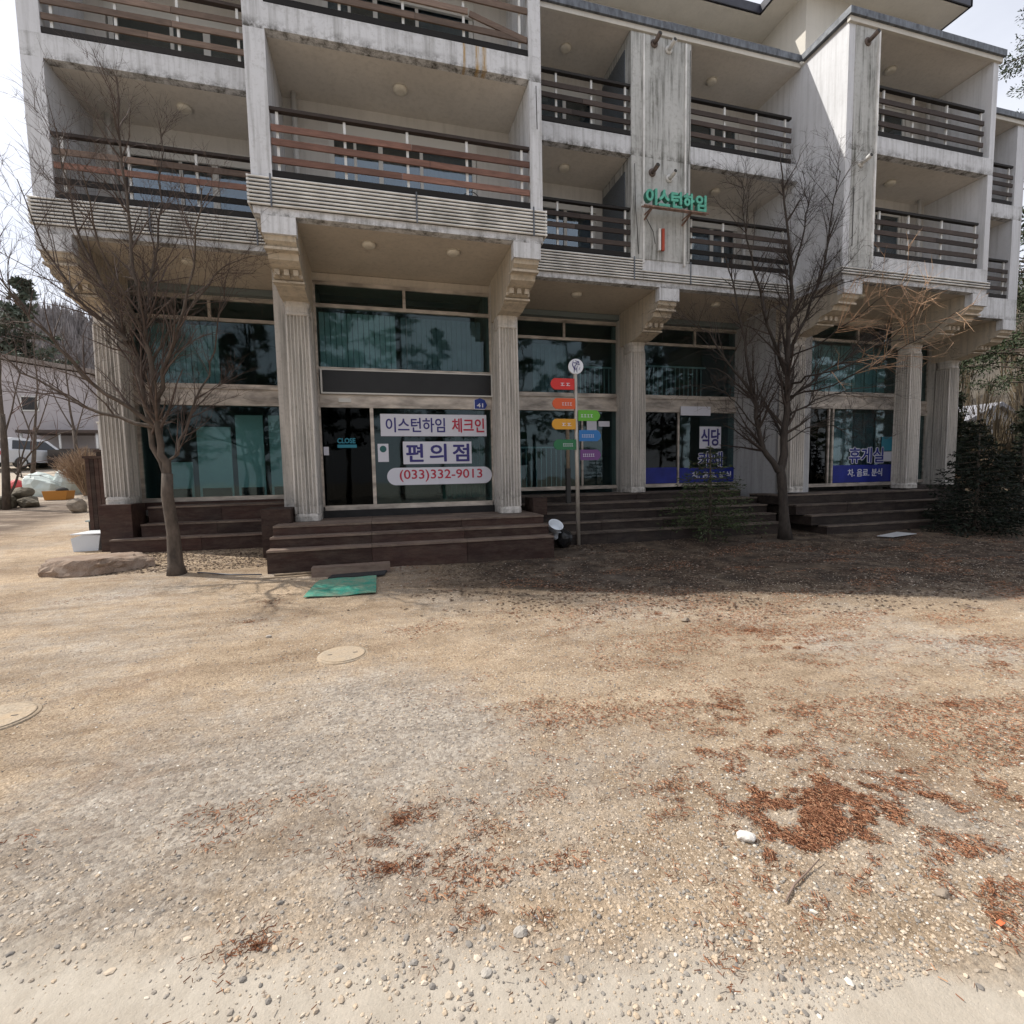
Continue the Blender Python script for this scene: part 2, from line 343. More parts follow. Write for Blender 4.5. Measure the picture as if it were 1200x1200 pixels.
    def height(x, y):
        x = np.asarray(x, float); y = np.asarray(y, float)
        n_ = np.exp(-((x-3)/9)**4)*np.exp(-((y-5)/7)**4)
        z = T(x, y)+n_*((fbm(x*.6, y*.6, 3, 3)-.45)*.07+(fbm(x*4, y*4, 3, 9)-.45)*.022)
        e = 1.56+.22*(fbm(x*1.1, x*0+3.3, 3, 5)-.45)-.30*x
        return z-.035*(1/(1+np.exp((y-e)*14)))
    return height
GH = build_ground()
def gz(x, y): return float(GH(np.array([x]), np.array([y]))[0])
def gat(px, py):
    d = ray(px, py); t = 1.
    while t < 200:
        P = d*t+np.array([0, 0, CH])
        if P[2] < gz(P[0], P[1]): break
        t += .01 if t < 30 else .05
    return Vector(P)

def scatter_rocks(n, sampler, smin, smax, mat, name, kind='stuff', power=2.5):
    x, y = sampler(n); n = len(x); z = GH(x, y)
    g_ = 1.618; base = np.array([(-1, g_, 0), (1, g_, 0), (-1, -g_, 0), (1, -g_, 0), (0, -1, g_), (0, 1, g_), (0, -1, -g_), (0, 1, -g_), (g_, 0, -1), (g_, 0, 1), (-g_, 0, -1), (-g_, 0, 1)])/1.9
    fc = np.array([(0, 11, 5), (0, 5, 1), (0, 1, 7), (0, 7, 10), (0, 10, 11), (1, 5, 9), (5, 11, 4), (11, 10, 2), (10, 7, 6), (7, 1, 8), (3, 9, 4), (3, 4, 2), (3, 2, 6), (3, 6, 8), (3, 8, 9), (4, 9, 5), (2, 4, 11), (6, 2, 10), (8, 6, 7), (9, 8, 1)])
    V = base[None]*(1+rng.uniform(-.22, .22, (n, 12, 3))); s = smin+(smax-smin)*rng.random(n)**power
    V = V*s[:, None, None]*np.stack([rng.uniform(.8, 1.4, n), rng.uniform(.7, 1.1, n), rng.uniform(.4, .75, n)], -1)[:, None]
    a = rng.uniform(0, 6.28, n); c, sn = np.cos(a), np.sin(a)
    V = np.stack([V[..., 0]*c[:, None]-V[..., 1]*sn[:, None], V[..., 0]*sn[:, None]+V[..., 1]*c[:, None], V[..., 2]], -1)
    V += np.stack([x, y, z+s*.15], -1)[:, None]
    F = (fc[None]+np.arange(n)[:, None, None]*12).reshape(-1, 3)
    me = npmesh(name, V.reshape(-1, 3), F, mat)
    return me
def rock_mat(name, stops):
    m, t, b = NT(name); g = t.nodes.new('ShaderNodeNewGeometry')
    t.links.new(ramp(t, g.outputs['Random Per Island'], stops), b.inputs['Base Color']); b.inputs['Roughness'].default_value = .85; b.inputs['Specular IOR Level'].default_value = .2
    return m
M_PEB = rock_mat('pebble_mix', [(0, (.17, .155, .14)), (.2, (.29, .265, .235)), (.5, (.40, .33, .255)), (.75, (.47, .37, .265)), (.96, (.55, .48, .39)), (1, (.70, .67, .61))])
def samp(dens, y0, y1):
    def f(n):
        y = y0+(y1-y0)*rng.random(n*3)**1.35; u = rng.random(n*3); x = (-.70*y-.6)+u*((1.95*y+1.2)-(-.70*y-.6))
        k = x < 13.5; x, y = x[k], y[k]
        d = dens(x, y); k = rng.random(len(x)) < d; x, y = x[k][:n], y[k][:n]; return x, y
    return f
d_all = lambda x, y: np.clip((fbm(x*.55+3, y*.55, 3, 41)-.28)*2.2, .12, 1)*(.55+.45/(1+np.exp((x-1.5)*1.2)))*(1/(1+np.exp(-(y+.3*x-1.55)*9))*.9+.10)*(1-.75/(1+np.exp(-(y-6)*4))/(1+np.exp(-(x-.8)*3)))
link('gravel', scatter_rocks(100000, samp(d_all, 1.1, 8.6), .0022, .0088, M_PEB, 'gravel', power=3.2), kind='stuff')
d_lip = lambda x, y: np.exp(-((y+.3*x-1.62-.25*(fbm(x*1.3, x*0+8, 2, 61)-.4)))**2/.03)*np.clip((fbm(x*2+9, y*2, 3, 71)-.3)*3, .03, 1)
link('roadside_gravel', scatter_rocks(2600, samp(d_lip, .9, 2.6), .0035, .0145, M_PEB, 'roadside_gravel', power=2.2), kind='stuff')

# leaf and needle litter : thin curled strips in ragged patches
def litter(name, pts, ln, wd, mat, zoff=.004):
    n = len(pts); x, y = pts[:, 0], pts[:, 1]; z = GH(x, y)+zoff+rng.random(n)*.005
    a = rng.uniform(0, 6.28, n); l = ln*rng.uniform(.5, 1.3, n); w_ = wd*rng.uniform(.6, 1.4, n)
    dx, dy = np.cos(a)*l/2, np.sin(a)*l/2; nx, ny = -np.sin(a)*w_/2, np.cos(a)*w_/2; tz = rng.uniform(-.06, .06, n)*l
    V = np.stack([np.stack([x-dx-nx, y-dy-ny, z-tz], -1), np.stack([x-dx+nx, y-dy+ny, z-tz+.003], -1), np.stack([x+dx+nx, y+dy+ny, z+tz+.003], -1), np.stack([x+dx-nx, y+dy-ny, z+tz], -1)], 1)
    F = np.arange(n*4).reshape(n, 4)
    link(name, npmesh(name, V.reshape(-1, 3), F, mat), kind='stuff')
M_NEEDLE = rock_mat('dry_needle', [(0, (.14, .06, .035)), (.4, (.25, .11, .06)), (.75, (.34, .165, .09)), (1, (.42, .26, .16))])
M_LEAF = rock_mat('dry_leaf', [(0, (.035, .025, .02)), (.4, (.09, .058, .04)), (.8, (.16, .11, .08)), (1, (.32, .26, .21))])
patches = [(955, 960, .34, 5200), (905, 925, .22, 1500), (985, 925, .20, 1500), (935, 1005, .16, 1700), (1085, 935, .25, 900), (1020, 962, .12, 500), (1150, 1020, .17, 1100), (1195, 935, .3, 900), (465, 965, .25, 700), (515, 992, .24, 750), (582, 1075, .12, 500),
           (300, 1112, .14, 230), (455, 1020, .15, 200), (850, 830, .45, 1300), (900, 860, .3, 500), (935, 760, .6, 1200), (880, 740, .6, 900), (1120, 828, .5, 600), (1020, 850, .5, 600), (1180, 780, .9, 1100), (670, 930, .25, 350), (790, 930, .2, 450), (700, 730, .7, 500),
           (770, 720, .6, 500), (1050, 905, .25, 450), (820, 880, .35, 400), (870, 1130, .1, 150), (1170, 1080, .15, 200), (610, 1100, .1, 150), (545, 800, .5, 200), (600, 720, .6, 300), (740, 700, .5, 300), (640, 850, .5, 250), (290, 730, .4, 200)]
P = []
for px, py, r, n in patches:
    c = gat(px, py); nn = int(n*1.25); nn = int(nn*(2.9 if py < 900 else 2.1)); a = rng.uniform(0, 6.28, nn); q = np.abs(rng.normal(0, .72, nn))*r*1.25
    x, y = c.x+np.cos(a)*q*1.5, c.y+np.sin(a)*q*1.0
    k = fbm(x*9+2.2*fbm(x*3, y*3, 2, 7), y*11+2.2*fbm(x*3+7, y*3, 2, 8), 5, 88)+rng.normal(0, .045, nn) > .495+.05*(q/r)
    P.append(np.stack([x[k], y[k]], -1))
litter('needle_litter', np.concatenate(P), .021, .0017, M_NEEDLE)
NL = 160000; y = 1.8+7*rng.random(NL); x = -.6*y-.3+rng.random(NL)*(2.45*y+1.0)
k = (fbm(x*1.1+.6*np.sin(y*2), y*1.9, 5, 99)*.9+.085*np.clip((x+.3)/3, -1, 1) > .560+.05*rng.random(NL)+.05*np.abs(rng.normal(0, 1, NL))) & (x < 13); litter('scattered_litter', np.stack([x[k], y[k]], -1), .022, .0030, M_NEEDLE)
y = 3.4+7.0*rng.random(52000); x = -1.5+rng.random(52000)*16.5
k = (rng.random(52000) < np.clip((y+.28*(x-1)-5.2)/1.8, 0, 1)*np.clip((x-.1)/2.5, .04, 1)) & (fbm(x*2, y*2, 3, 19) > .34); litter('leaf_litter', np.stack([x[k], y[k]], -1), .035, .022, M_LEAF)
y = 9.2+1.6*rng.random(3500); x = -4.8+rng.random(3500)*3.2; litter('leaf_litter', np.stack([x, y], -1), .035, .02, M_LEAF)

# ---------------------------------------------------------------- the apartment building
bld = thing('apartment_building', 'three-storey whitewashed apartment block with timber-railed balconies above fluted-column shopfronts', 'building')
# blocks: front plane, balcony back plane, column front plane
ZF = [5.72, 8.42, 10.92]; FL = [6.28, 8.79]
def wallbox(*a, mat=M_WHITE, name='wall'): return B(name, mat, bld, *a)
# --- floors / soffits (front face mould bands come with the paint)
blocks = dict(A=(-1.73, 2.96, 8.60, 10.0), B1=(-5.25, -1.73, 10.0, 11.4), B3=(2.96, 9.83, 10.0, 11.4), C=(9.83, 14.2, 8.75, 10.15), D=(14.2, 17.6, 10.1, 11.5))
def rusty():
    m_ = M_WHITE.copy(); m_.name = 'rust_dripped_white_paint'; t = m_.node_tree; b = t.nodes['Principled BSDF']; src = b.inputs['Base Color'].links[0].from_socket
    g = t.nodes.new('ShaderNodeNewGeometry'); sx = t.nodes.new('ShaderNodeSeparateXYZ'); t.links.new(g.outputs['Position'], sx.inputs[0])
    gate = None
    for xc, hw in ((1.62, .03), (1.84, .045), (1.96, .05)):
        d = math_(t, 'ABSOLUTE', math_(t, 'SUBTRACT', sx.outputs[0], xc)); r = t.nodes.new('ShaderNodeMapRange'); t.links.new(d, r.inputs['Value'])
        r.inputs['From Min'].default_value = hw*.4; r.inputs['From Max'].default_value = hw; r.inputs['To Min'].default_value = 1; r.inputs['To Max'].default_value = 0
        gate = r.outputs[0] if gate is None else math_(t, 'MAXIMUM', gate, r.outputs[0])
    gate = math_(t, 'MULTIPLY', gate, ramp(t, noise(t, (30, 30, 2), 2, 4), [(.35, .2), (.6, .9)]))
    t.links.new(mixc(t, gate, src, (.36, .22, .06)), b.inputs['Base Color']); return m_
M_RUSTW = rusty()
for k, (x0, x1, yf, yb) in blocks.items():
    # first balcony slab: front beam then soffit slab
    wallbox(x0, x1, yf, yf+.18, 5.72, 6.28, name='floor_beam')
    wallbox(x0, x1, yf+.18, yb+2.4, 5.74, 6.25, mat=M_SOFFIT1, name='floor_slab')
    wallbox(x0, x1, yf, yf+.16, 8.42, 8.79, name='floor_beam', mat=M_RUSTW if k == 'A' else M_WHITE)
    wallbox(x0, x1, yf+.16, yb+.2, 8.425, 8.77, mat=M_SOFFIT, name='floor_slab')
    wallbox(x0, x1, yf+.02, yb+3, 10.93, 11.0, mat=M_SOFFIT, name='roof_slab')
    # coping and pale cornice
    B('cornice', M_UPPER, bld, x0+(-.05 if k in ('A', 'C') else .05), x1+(.05 if k in ('A', 'C') else -.05), yf-.05, yf+.02, 10.90, 11.0)
    B('coping', M_COPING, bld, x0-(.09 if k in ('A', 'C', 'B1') else -.09), x1+(.09 if k in ('A', 'C', 'D') else -.09), yf-.10, yf+.25, 11.003, 11.14)
for x0 in (3.3, 6.3):
    B('coping_board', M_COPING, bld, x0, x0+(1.9 if x0 < 5 else 2.9), 9.95, 10.15, 11.143, 11.2)
for xs, y0, y1 in ((-1.82, 8.86, 9.9), (9.74, 9.0, 9.9), (2.85, 8.86, 9.9), (14.1, 9.0, 9.95)):
    B('coping', M_COPING, bld, xs, xs+.2, y0, y1, 11.003, 11.14)
# --- block side walls and piers
def side(x0, x1, y0, y1, z0=6.28, z1=10.92, mat=M_SIDE): 
    for a, b_ in ((z0, 8.42), (8.79, z1)): wallbox(x0, x1, y0, y1, a, b_, mat=mat)
wallbox(-1.73, -1.43, 8.6, 11.4, 6.28, 8.42); wallbox(-1.73, -1.43, 8.6, 11.4, 8.79, 10.92)
wallbox(2.74, 2.96, 8.6, 11.4, 6.28, 8.42); wallbox(2.74, 2.96, 8.6, 11.4, 8.79, 10.92)
side(-5.25, -4.95, 10.0, 11.6)
# pilaster between B3 and B4 (service shaft)
for a, b_ in ((6.28, 8.42), (8.79, 10.92)): wallbox(5.45, 6.90, 10.0, 11.5, a, b_, mat=M_PIL)
wallbox(5.45, 6.90, 9.985, 10.0, 6.28, 10.88, mat=M_PIL, name='pilaster_face')
for x0 in (5.72, 6.74): B('pilaster_moulding', M_STRIP, bld, x0, x0+.035, 9.95, 9.984, 6.2, 10.85)
B('louvre_panel', simple('blue_grey_louvre', (.10, .115, .13), .5, 0, .3, 20, .2, scale=(1, 1, 6)), bld, 5.43, 5.448, 10.25, 11.35, 6.3, 8.2)
B('louvre_panel', bpy.data.materials['blue_grey_louvre'], bld, 5.43, 5.448, 10.25, 11.35, 8.8, 10.7)
# C block: left wall (faces the camera's left), pilaster front, right wall
wallbox(9.822, 9.99, 8.752, 11.6, 6.28, 10.93, mat=M_SIDE)
wallbox(9.824, 9.99, 8.93, 11.6, 5.715, 6.278, mat=M_SIDE)
for a, b_ in ((6.28, 8.42), (8.79, 10.92)): wallbox(9.99, 10.62, 8.75, 10.15, a, b_, mat=M_PIL)
wallbox(9.99, 10.62, 8.735, 8.75, 6.0, 10.88, mat=M_PIL, name='pilaster_face')
B('pilaster_moulding', M_STRIP, bld, 10.58, 10.62, 8.70, 8.734, 6.05, 10.85)
side(14.04, 14.2, 8.75, 11.5); side(17.25, 17.6, 10.1, 11.6)
side(14.2, 14.3, 10.1, 11.6)
# beams hanging under B where the A and C blocks step forward
wallbox(-1.72, -1.55, 8.8, 10.0, 5.60, 5.74, mat=M_SOFFIT1, name='edge_beam'); wallbox(2.78, 2.95, 8.8, 10.0, 5.60, 5.74, mat=M_SOFFIT1, name='edge_beam')
# --- balcony back walls with openings, windows
def backwall(x0, x1, yb, z0, z1, wx0, wx1, wtop, mat=M_INNER):
    wallbox(x0, wx0, yb, yb+.15, z0, z1, mat=mat); wallbox(wx1, x1, yb, yb+.15, z0, z1, mat=mat)
    wallbox(wx0, wx1, yb, yb+.15, wtop, z1, mat=mat)
def balcony_window(x0, x1, yb, z0, z1, mulls, panes, shutter=True):
    """mulls: x of frame uprights; panes: list of (kind) between uprights"""
    w_ = MB()
    y0, y1 = yb+.03, yb+.09
    w_.box(x0, x1, y0, y1, z1-.06, z1); w_.box(x0, x1, y0, y1, z0, z0+.07)
    for mx_, wd in mulls: w_.box(mx_-wd/2, mx_+wd/2, y0-.004, y1+.004, z0+.07, z1-.06)
    wf = w_.build('window', M_FRAMEW, bld)
    if shutter: B('shutter_box', M_FRAMEW, wf, x0, x1, yb-.02, yb+.028, z1-.26, z1-.002)
    xs = [mx_ for mx_, _ in mulls]
    for i in range(len(xs)-1):
        B('pane', G_WIN, wf, xs[i], xs[i+1], yb+.055, yb+.062, z0+.07, z1-.06)
        if panes[i]:
            c = MB(); n = max(6, int((xs[i+1]-xs[i])/.045)); zt = z1-.06 if panes[i] in ('g',) else z0+(z1-z0)*.62
            v = []; 
            for j in range(n+1):
                xx = xs[i]+(xs[i+1]-xs[i])*j/n; yy = yb+.13+.02*math.sin(j*2.1); v += [(xx, yy, z0+.02), (xx, yy, zt)]
            c.add(v, [(2*j, 2*j+2, 2*j+3, 2*j+1) for j in range(n)], True)
            c.build('curtain', M_CURT if panes[i] == 'b' else M_CURTD, wf)
    B('room_recess', M_ROOM, wf, x0, x1, yb+.5, yb+.55, z0, z1)
for z0, z1 in ((6.25, 8.425), (8.77, 10.93)):
    low = z0 < 8
    t_ = 1.88 if low else 1.9
    backwall(-1.43, 2.74, 10.0, z0, z1, -.68, 2.08, z0+t_); balcony_window(-.68, 2.08, 10.0, z0, z0+t_, [(-.64, .1), (-.22, .05), (.24, .08), (1.0, .06), (2.03, .08)], [None, 'b', 'b', 'g'] if low else ['g', None, None, 'g'])
    backwall(-4.95, -1.73, 11.4, z0, z1, -4.62, -1.85, z0+t_); balcony_window(-4.62, -1.85, 11.4, z0, z0+t_, [(-4.55, .08), (-3.55, .06), (-2.95, .12), (-1.9, .08)], ['b', 'b', 'b'] if low else [None, None, None])
    backwall(2.96, 5.45, 11.4, z0, z1, 3.3, 5.28, z0+t_); balcony_window(3.3, 5.28, 11.4, z0, z0+t_, [(3.34, .08), (4.5, .08), (5.24, .08)], ['g', None])
    backwall(6.9, 9.83, 11.4, z0, z1, 7.1, 9.3, z0+t_); balcony_window(7.1, 9.3, 11.4, z0, z0+t_, [(7.14, .08), (8.55, .1), (9.26, .08)], ['g' if low else None, None])
    backwall(9.99, 14.04, 10.15, z0, z1, 10.9, 13.3, z0+t_); balcony_window(10.9, 13.3, 10.15, z0, z0+t_, [(10.94, .08), (12.4, .1), (13.26, .08)], ['g', None], shutter=False)
    backwall(14.3, 17.25, 11.5, z0, z1, 15.2, 17.0, z0+t_); balcony_window(15.2, 17.0, 11.5, z0, z0+t_, [(15.24, .08), (16.1, .08), (16.96, .08)], ['g', 'g'])
# drain pipes standing in the balconies
for x, y, z0, z1 in ((-1.22, 9.85, 6.25, 8.42), (-1.22, 9.85, 8.77, 10.93), (-4.62, 11.2, 6.25, 8.42), (9.35, 11.2, 6.25, 8.42), (13.6, 9.95, 6.25, 8.42), (13.75, 9.95, 8.77, 10.93)):
    MB().tube([(x, y, z0), (x, y, z1)], .05, 10).build('drain_pipe', M_PIPEW, bld)
# ceiling lights
def ceil_light(x, y, z, r=.12):
    MB().lathe([(.05, -.075), (r*.75, -.07), (r, -.045), (r, 0)], (x, y, z), 20).build('ceiling_light', M_LAMP, bld)
for x, y, z in ((-.04, 9.31, 5.74), (1.45, 9.29, 5.74), (.6, 9.32, 8.425), (-3.19, 10.68, 8.425), (4.28, 10.75, 10.93), (4.21, 10.75, 8.425), (8.02, 10.79, 10.93), (8.15, 10.79, 8.425), (11.92, 9.52, 10.93), (12.05, 9.52, 8.425), (4.51, 10.8, 5.74), (8.16, 10.74, 5.74), (11.22, 9.5, 5.74), (-3.3, 10.7, 5.74)):
    ceil_light(x, y, z)
# --- cladding strips (ribbed white siding)
def strips(x0, x1, yf, zs, ends=()):
    c = B('cladding', M_DARKGAP, bld, x0, x1, yf-.012, yf-.002, min(zs)-.02, max(zs)+.03)
    for z in zs:
        MB().prism([(yf-.013, z-.010), (yf-.05, z-.014), (yf-.058, z), (yf-.05, z+.012), (yf-.013, z+.010)], 'x', x0-.002, x1+.002).build('cladding_strip', M_STRIP, c)
    return c
z8 = [5.85+i*.056 for i in range(8)]
cA = strips(-1.76, 2.99, 8.6, z8); cB = strips(-5.28, -1.74, 10.0, z8); c3 = strips(2.97, 5.72, 10.0, z8); c4 = strips(5.73, 9.76, 10.0, z8[:4])
strips(9.80, 14.22, 8.75, z8[:3])
for z in z8:
    MB().box(-1.79, -1.762, 8.545, 9.98, z-.016, z+.016).build('cladding_strip', M_STRIP, cA)
    MB().box(2.992, 3.02, 8.545, 9.93, z-.016, z+.016).build('cladding_strip', M_STRIP, cA)
    MB().box(-5.31, -5.282, 9.945, 11.5, z-.016, z+.016).build('cladding_strip', M_STRIP, cB)
for z in z8[:3]: MB().box(9.77, 9.80, 8.69, 9.92, z-.016, z+.016).build('cladding_strip', M_STRIP, c4)
for x, y in ((-1.45, 8.53), (.75, 8.53), (2.77, 8.53), (-1.95, 9.93), (-3.6, 9.93), (5.5, 9.93), (6.9, 9.93)):
    MB().box(x-.012, x+.012, y-.006, y+.01, 5.8, 6.29).build('conduit', M_COPING, bld)
# --- railings
def railing(x0, x1, y, z0, posts, mats, broken=None, ends=.0):
    r = B('balcony_railing', mats[0], bld, x0-.02, x1+ends, y-.05, y+.09, z0+.02, z0+.11)
    for i, (a, b_) in enumerate(((.23, .325), (.48, .575), (.70, .795))):
        if broken and i in broken:
            xa, za, zb = broken[i]
            if xa is None: continue
            MB().bar((x0, y-.032, z0+(a+b_)/2), (xa, y-.032, z0+(a+b_)/2), .028, .09).build('rail_board', mats[1+i], r)
            MB().bar((xa+.02, y-.035, z0+za), (x1-.02, y-.035, z0+zb), .028, .09).build('rail_board', mats[1+i], r)
        else:
            j = rng.uniform(-.012, .012); xm = x0+(x1-x0)*rng.uniform(.45, .6)
            MB().bar((x0, y-.032, z0+(a+b_)/2+j), (xm, y-.032, z0+(a+b_)/2), .028, .095).build('rail_board', mats[1+i], r)
            MB().bar((xm+.006, y-.032, z0+(a+b_)/2), (x1, y-.032, z0+(a+b_)/2-j), .028, .095).build('rail_board', mats[1+i], r)
    B('top_rail', mats[4], r, x0-.01, x1+ends*.5, y-.04, y+.05, z0+1.0, z0+1.05)
    for px_ in posts:
        B('rail_post', M_METALPOST, r, px_-.02, px_+.02, y-.008, y+.03, z0+.112, z0+.998)
W5 = [W_BLK, W_RED, W_RED, W_DARK, W_BLK]; G5 = [W_BLK, W_GREY, W_GREY, W_GREY, W_DARK]; D5 = [W_BLK, W_DARK, W_DARK, W_DARK, W_BLK]; GD = [W_BLK, W_GREY, W_GREY, W_BLK, W_DARK]
railing(-1.42, 2.73, 8.66, 6.28, (-1.33, -.34, .64, 1.63, 2.60), [W_BLK, W_RED, W_RED, W_RED, W_DARK])
railing(-1.42, 2.73, 8.66, 8.79, (-1.33, -.34, .64, 1.63, 2.60), [W_BLK, W_GREY, W_GREY, W_GREY, W_DARK], {1: (1.7, .50, .27)})
railing(-4.94, -1.75, 10.06, 6.28, (-4.82, -3.89, -2.88, -2.0), [W_BLK, W_BLK, W_RED, W_GREY, W_DARK])
railing(-4.94, -1.75, 10.06, 8.79, (-4.82, -3.93, -3.02, -2.1), [W_BLK, W_GREY, W_GREY, W_GREY, W_DARK])
for z in FL:
    railing(2.97, 5.44, 10.05, z, (3.78, 4.56, 5.34), D5)
    railing(6.91, 9.62, 10.05, z, (7.82, 8.67, 9.48) if z > 8 else (6.98, 7.82, 9.48), D5 if z > 8 else [W_BLK, W_BLK, W_DARK, W_DARK, W_BLK])
    railing(10.63, 13.86, 8.81, z, (10.89, 11.74, 12.75, 13.82), D5)
    railing(14.3, 17.2, 10.16, z, (15.2, 16.2, 17.1), D5)
# --- columns, capitals, brackets
def column(x, yf, zb, zt, w_=.43):
    y = yf+w_/2; h_ = w_/2; base = []
    ns = 6; pitch = (w_-.05)/ns
    side_ = [(-h_, h_-.012), (-h_+.012, h_)]
    for i in range(ns):
        u0 = -h_+.025+i*pitch
        side_ += [(u0+pitch*.12, h_), (u0+pitch*.2, h_-.034), (u0+pitch*.5, h_-.050), (u0+pitch*.8, h_-.034), (u0+pitch*.88, h_)]
    side_ += [(h_-.012, h_)]
    for q in range(4):
        for u, v_ in side_:
            c, sn = [(1, 0), (0, -1), (-1, 0), (0, 1)][q]; base.append((u*c-v_*sn, u*sn+v_*c))
    n = len(base); v = []; f = []; prof = [(1.0, zb+.14), (1.0, zb+.3), (.99, (zb+zt)/2), (.93, zt-.24)]
    for s_, z in prof: v += [(x+a*s_, y+b_*s_, z) for a, b_ in base]
    m_ = len(prof)
    for i in range(m_-1):
        for k in range(n): f.append((i*n+k, i*n+(k+1) % n, (i+1)*n+(k+1) % n, (i+1)*n+k))
    col = MB().add(v, f).build('column', M_CREAM, bld)
    def ring(name, levels, mat):
        q = MB(); v = []; f = []
        for s_, z in levels:
            for k in range(32):
                a = 2*math.pi*k/32; c, sn = math.cos(a), math.sin(a); r = (abs(c)**5+abs(sn)**5)**(-.2); v.append((x+c*r*w_/2*s_, y+sn*r*w_/2*s_, z))
        for i in range(len(levels)-1):
            for k in range(32): f.append((i*32+k, i*32+(k+1) % 32, (i+1)*32+(k+1) % 32, (i+1)*32+k))
        f += [tuple(range(31, -1, -1)), tuple((len(levels)-1)*32+k for k in range(32))]
        return q.add(v, f).build(name, mat, col)
    ring('capital', [(.94, zt-.24), (1.0, zt-.225), (1.0, zt-.19), (.95, zt-.175), (.95, zt-.09), (1.03, zt-.05), (1.06, zt)], M_CREAM)
    ring('plinth', [(1.1, zb), (1.1, zb+.09), (1.02, zb+.14)], M_CREAM)
def bracket(x, yf, ycol, zc, w_=.50):
    y0 = yf+.02; L_ = ycol-yf
    prof = [(y0+.03, 5.44), (y0+.05, 5.37), (y0+.13, 5.33), (y0+.16, 5.30), (y0+.24, 5.25), (y0+.27, 5.17), (y0+.42, 5.13), (y0+.55, 5.12), (y0+.62, 5.08), (y0+.62, 5.02), (y0+.74, 5.0), (y0+.78, 4.94), (y0+.98, 4.91), (y0+1.1, zc), (ycol+.55, zc), (ycol+.55, 5.735), (y0+.03, 5.735)]
    b_ = MB().prism(prof, 'x', x-w_/2+.02, x+w_/2-.02).build('bracket', M_BRACK, bld)
    B('bracket_block', M_WHITE, b_, x-w_/2, x+w_/2, yf-.01, yf+.16, 5.44, 5.718)
    for i in range(3):
        B('dentil', M_BRACK, b_, x-.19+i*.145, x-.11+i*.145, y0+.50, y0+.63, 5.02, 5.115)
    B('bracket_moulding', M_BRACK, b_, x-w_/2, x+w_/2, y0+.10, y0+.3, 5.26, 5.30)
    B('bracket_moulding', M_BRACK, b_, x-w_/2, x+w_/2, y0+.66, y0+.8, 4.95, 4.985)
for x, yf, ycol, zb in ((-1.375, 8.6, 10.0, .82), (2.66, 8.6, 10.0, .82), (-5.02, 10.0, 11.35, 1.2), (6.40, 10.0, 11.35, 1.11), (10.15, 8.75, 10.12, 1.05), (14.0, 8.75, 10.12, 1.05), (17.35, 10.1, 11.4, 1.05)):
    column(x, ycol, zb, 4.88); bracket(x, yf, ycol, 4.88)
# --- ground floor walls, glazing
def gwall(*a, mat=M_CREAM): return wallbox(*a, mat=mat)
gwall(-1.85, -1.16, 10.5, 12.45, .3, 5.73); gwall(2.45, 3.0, 10.5, 12.45, .3, 5.73)
gwall(-5.25, -4.93, 11.85, 12.4, .2, 5.73); gwall(6.2, 6.85, 11.85, 12.45, .3, 5.73); gwall(10.26, 10.8, 11.9, 12.45, .2, 5.73, mat=M_WHITE)
gwall(9.95, 10.25, 10.6, 12.45, .2, 5.73, mat=M_GREYW); gwall(10.25, 11.12, 10.7, 11.2, .2, 5.73, mat=M_GREYW); gwall(14.42, 14.75, 10.62, 12.45, .2, 5.73)
gwall(17.15, 17.7, 11.85, 12.6, .2, 5.73)
def shopfront(x0, x1, y, z0, splits_top, splits_low, door=None, name='shopfront', ztop=5.73, frame=M_FRAME, low_glass=None):
    """frame with transom 5.09, middle beam 3.35-3.72, glass below"""
    sf = MB(); a, b_ = y-.05, y+.05
    sf.box(x0, x1, a, b_, 5.06, 5.13); sf.box(x0, x1, a, b_, 5.50, 5.56)
    sf.box(x0, x1, a-.01, b_, 3.62, 3.72); sf.box(x0, x1, a-.03, b_+.02, 3.26, 3.42); sf.box(x0, x1, a, b_, z0, z0+.09)
    for xx in (x0+.03, x1-.03): sf.box(xx-.03, xx+.03, a+.003, b_-.003, z0+.09, 5.50)
    for xx in splits_top: sf.box(xx-.03, xx+.03, a+.002, b_-.002, 5.13, 5.50)
    for xx in splits_low: sf.box(xx-.025, xx+.025, a+.002, b_-.002, z0+.09, 3.26)
    s_ = sf.build(name, frame, bld)
    B('header_wall', M_SOFFIT1, s_, x0, x1, y-.02, y+.12, 5.56, ztop)
    B('band_panel', frame, s_, x0+.06, x1-.06, y-.02, y+.03, 3.42, 3.62)
    st = [x0+.06]+list(splits_top)+[x1-.06]
    for i in range(len(st)-1): B('pane', G_SHOP, s_, st[i], st[i+1], y-.004, y+.004, 5.13, 5.50)
    um = (x0+x1)/2
    B('pane', G_SHOP, s_, x0+.06, um-.004, y-.004, y+.004, 3.72, 5.06); B('pane', G_SHOP, s_, um+.004, x1-.06, y-.004, y+.004, 3.72, 5.06)
    sl = [x0+.06]+list(splits_low)+[x1-.06]
    for i in range(len(sl)-1):
        B('door_pane' if door == i else 'pane', G_DOOR if door == i else G_SHOP, s_, sl[i], sl[i+1], y-.004, y+.004, z0+.09, 3.26)
    return s_
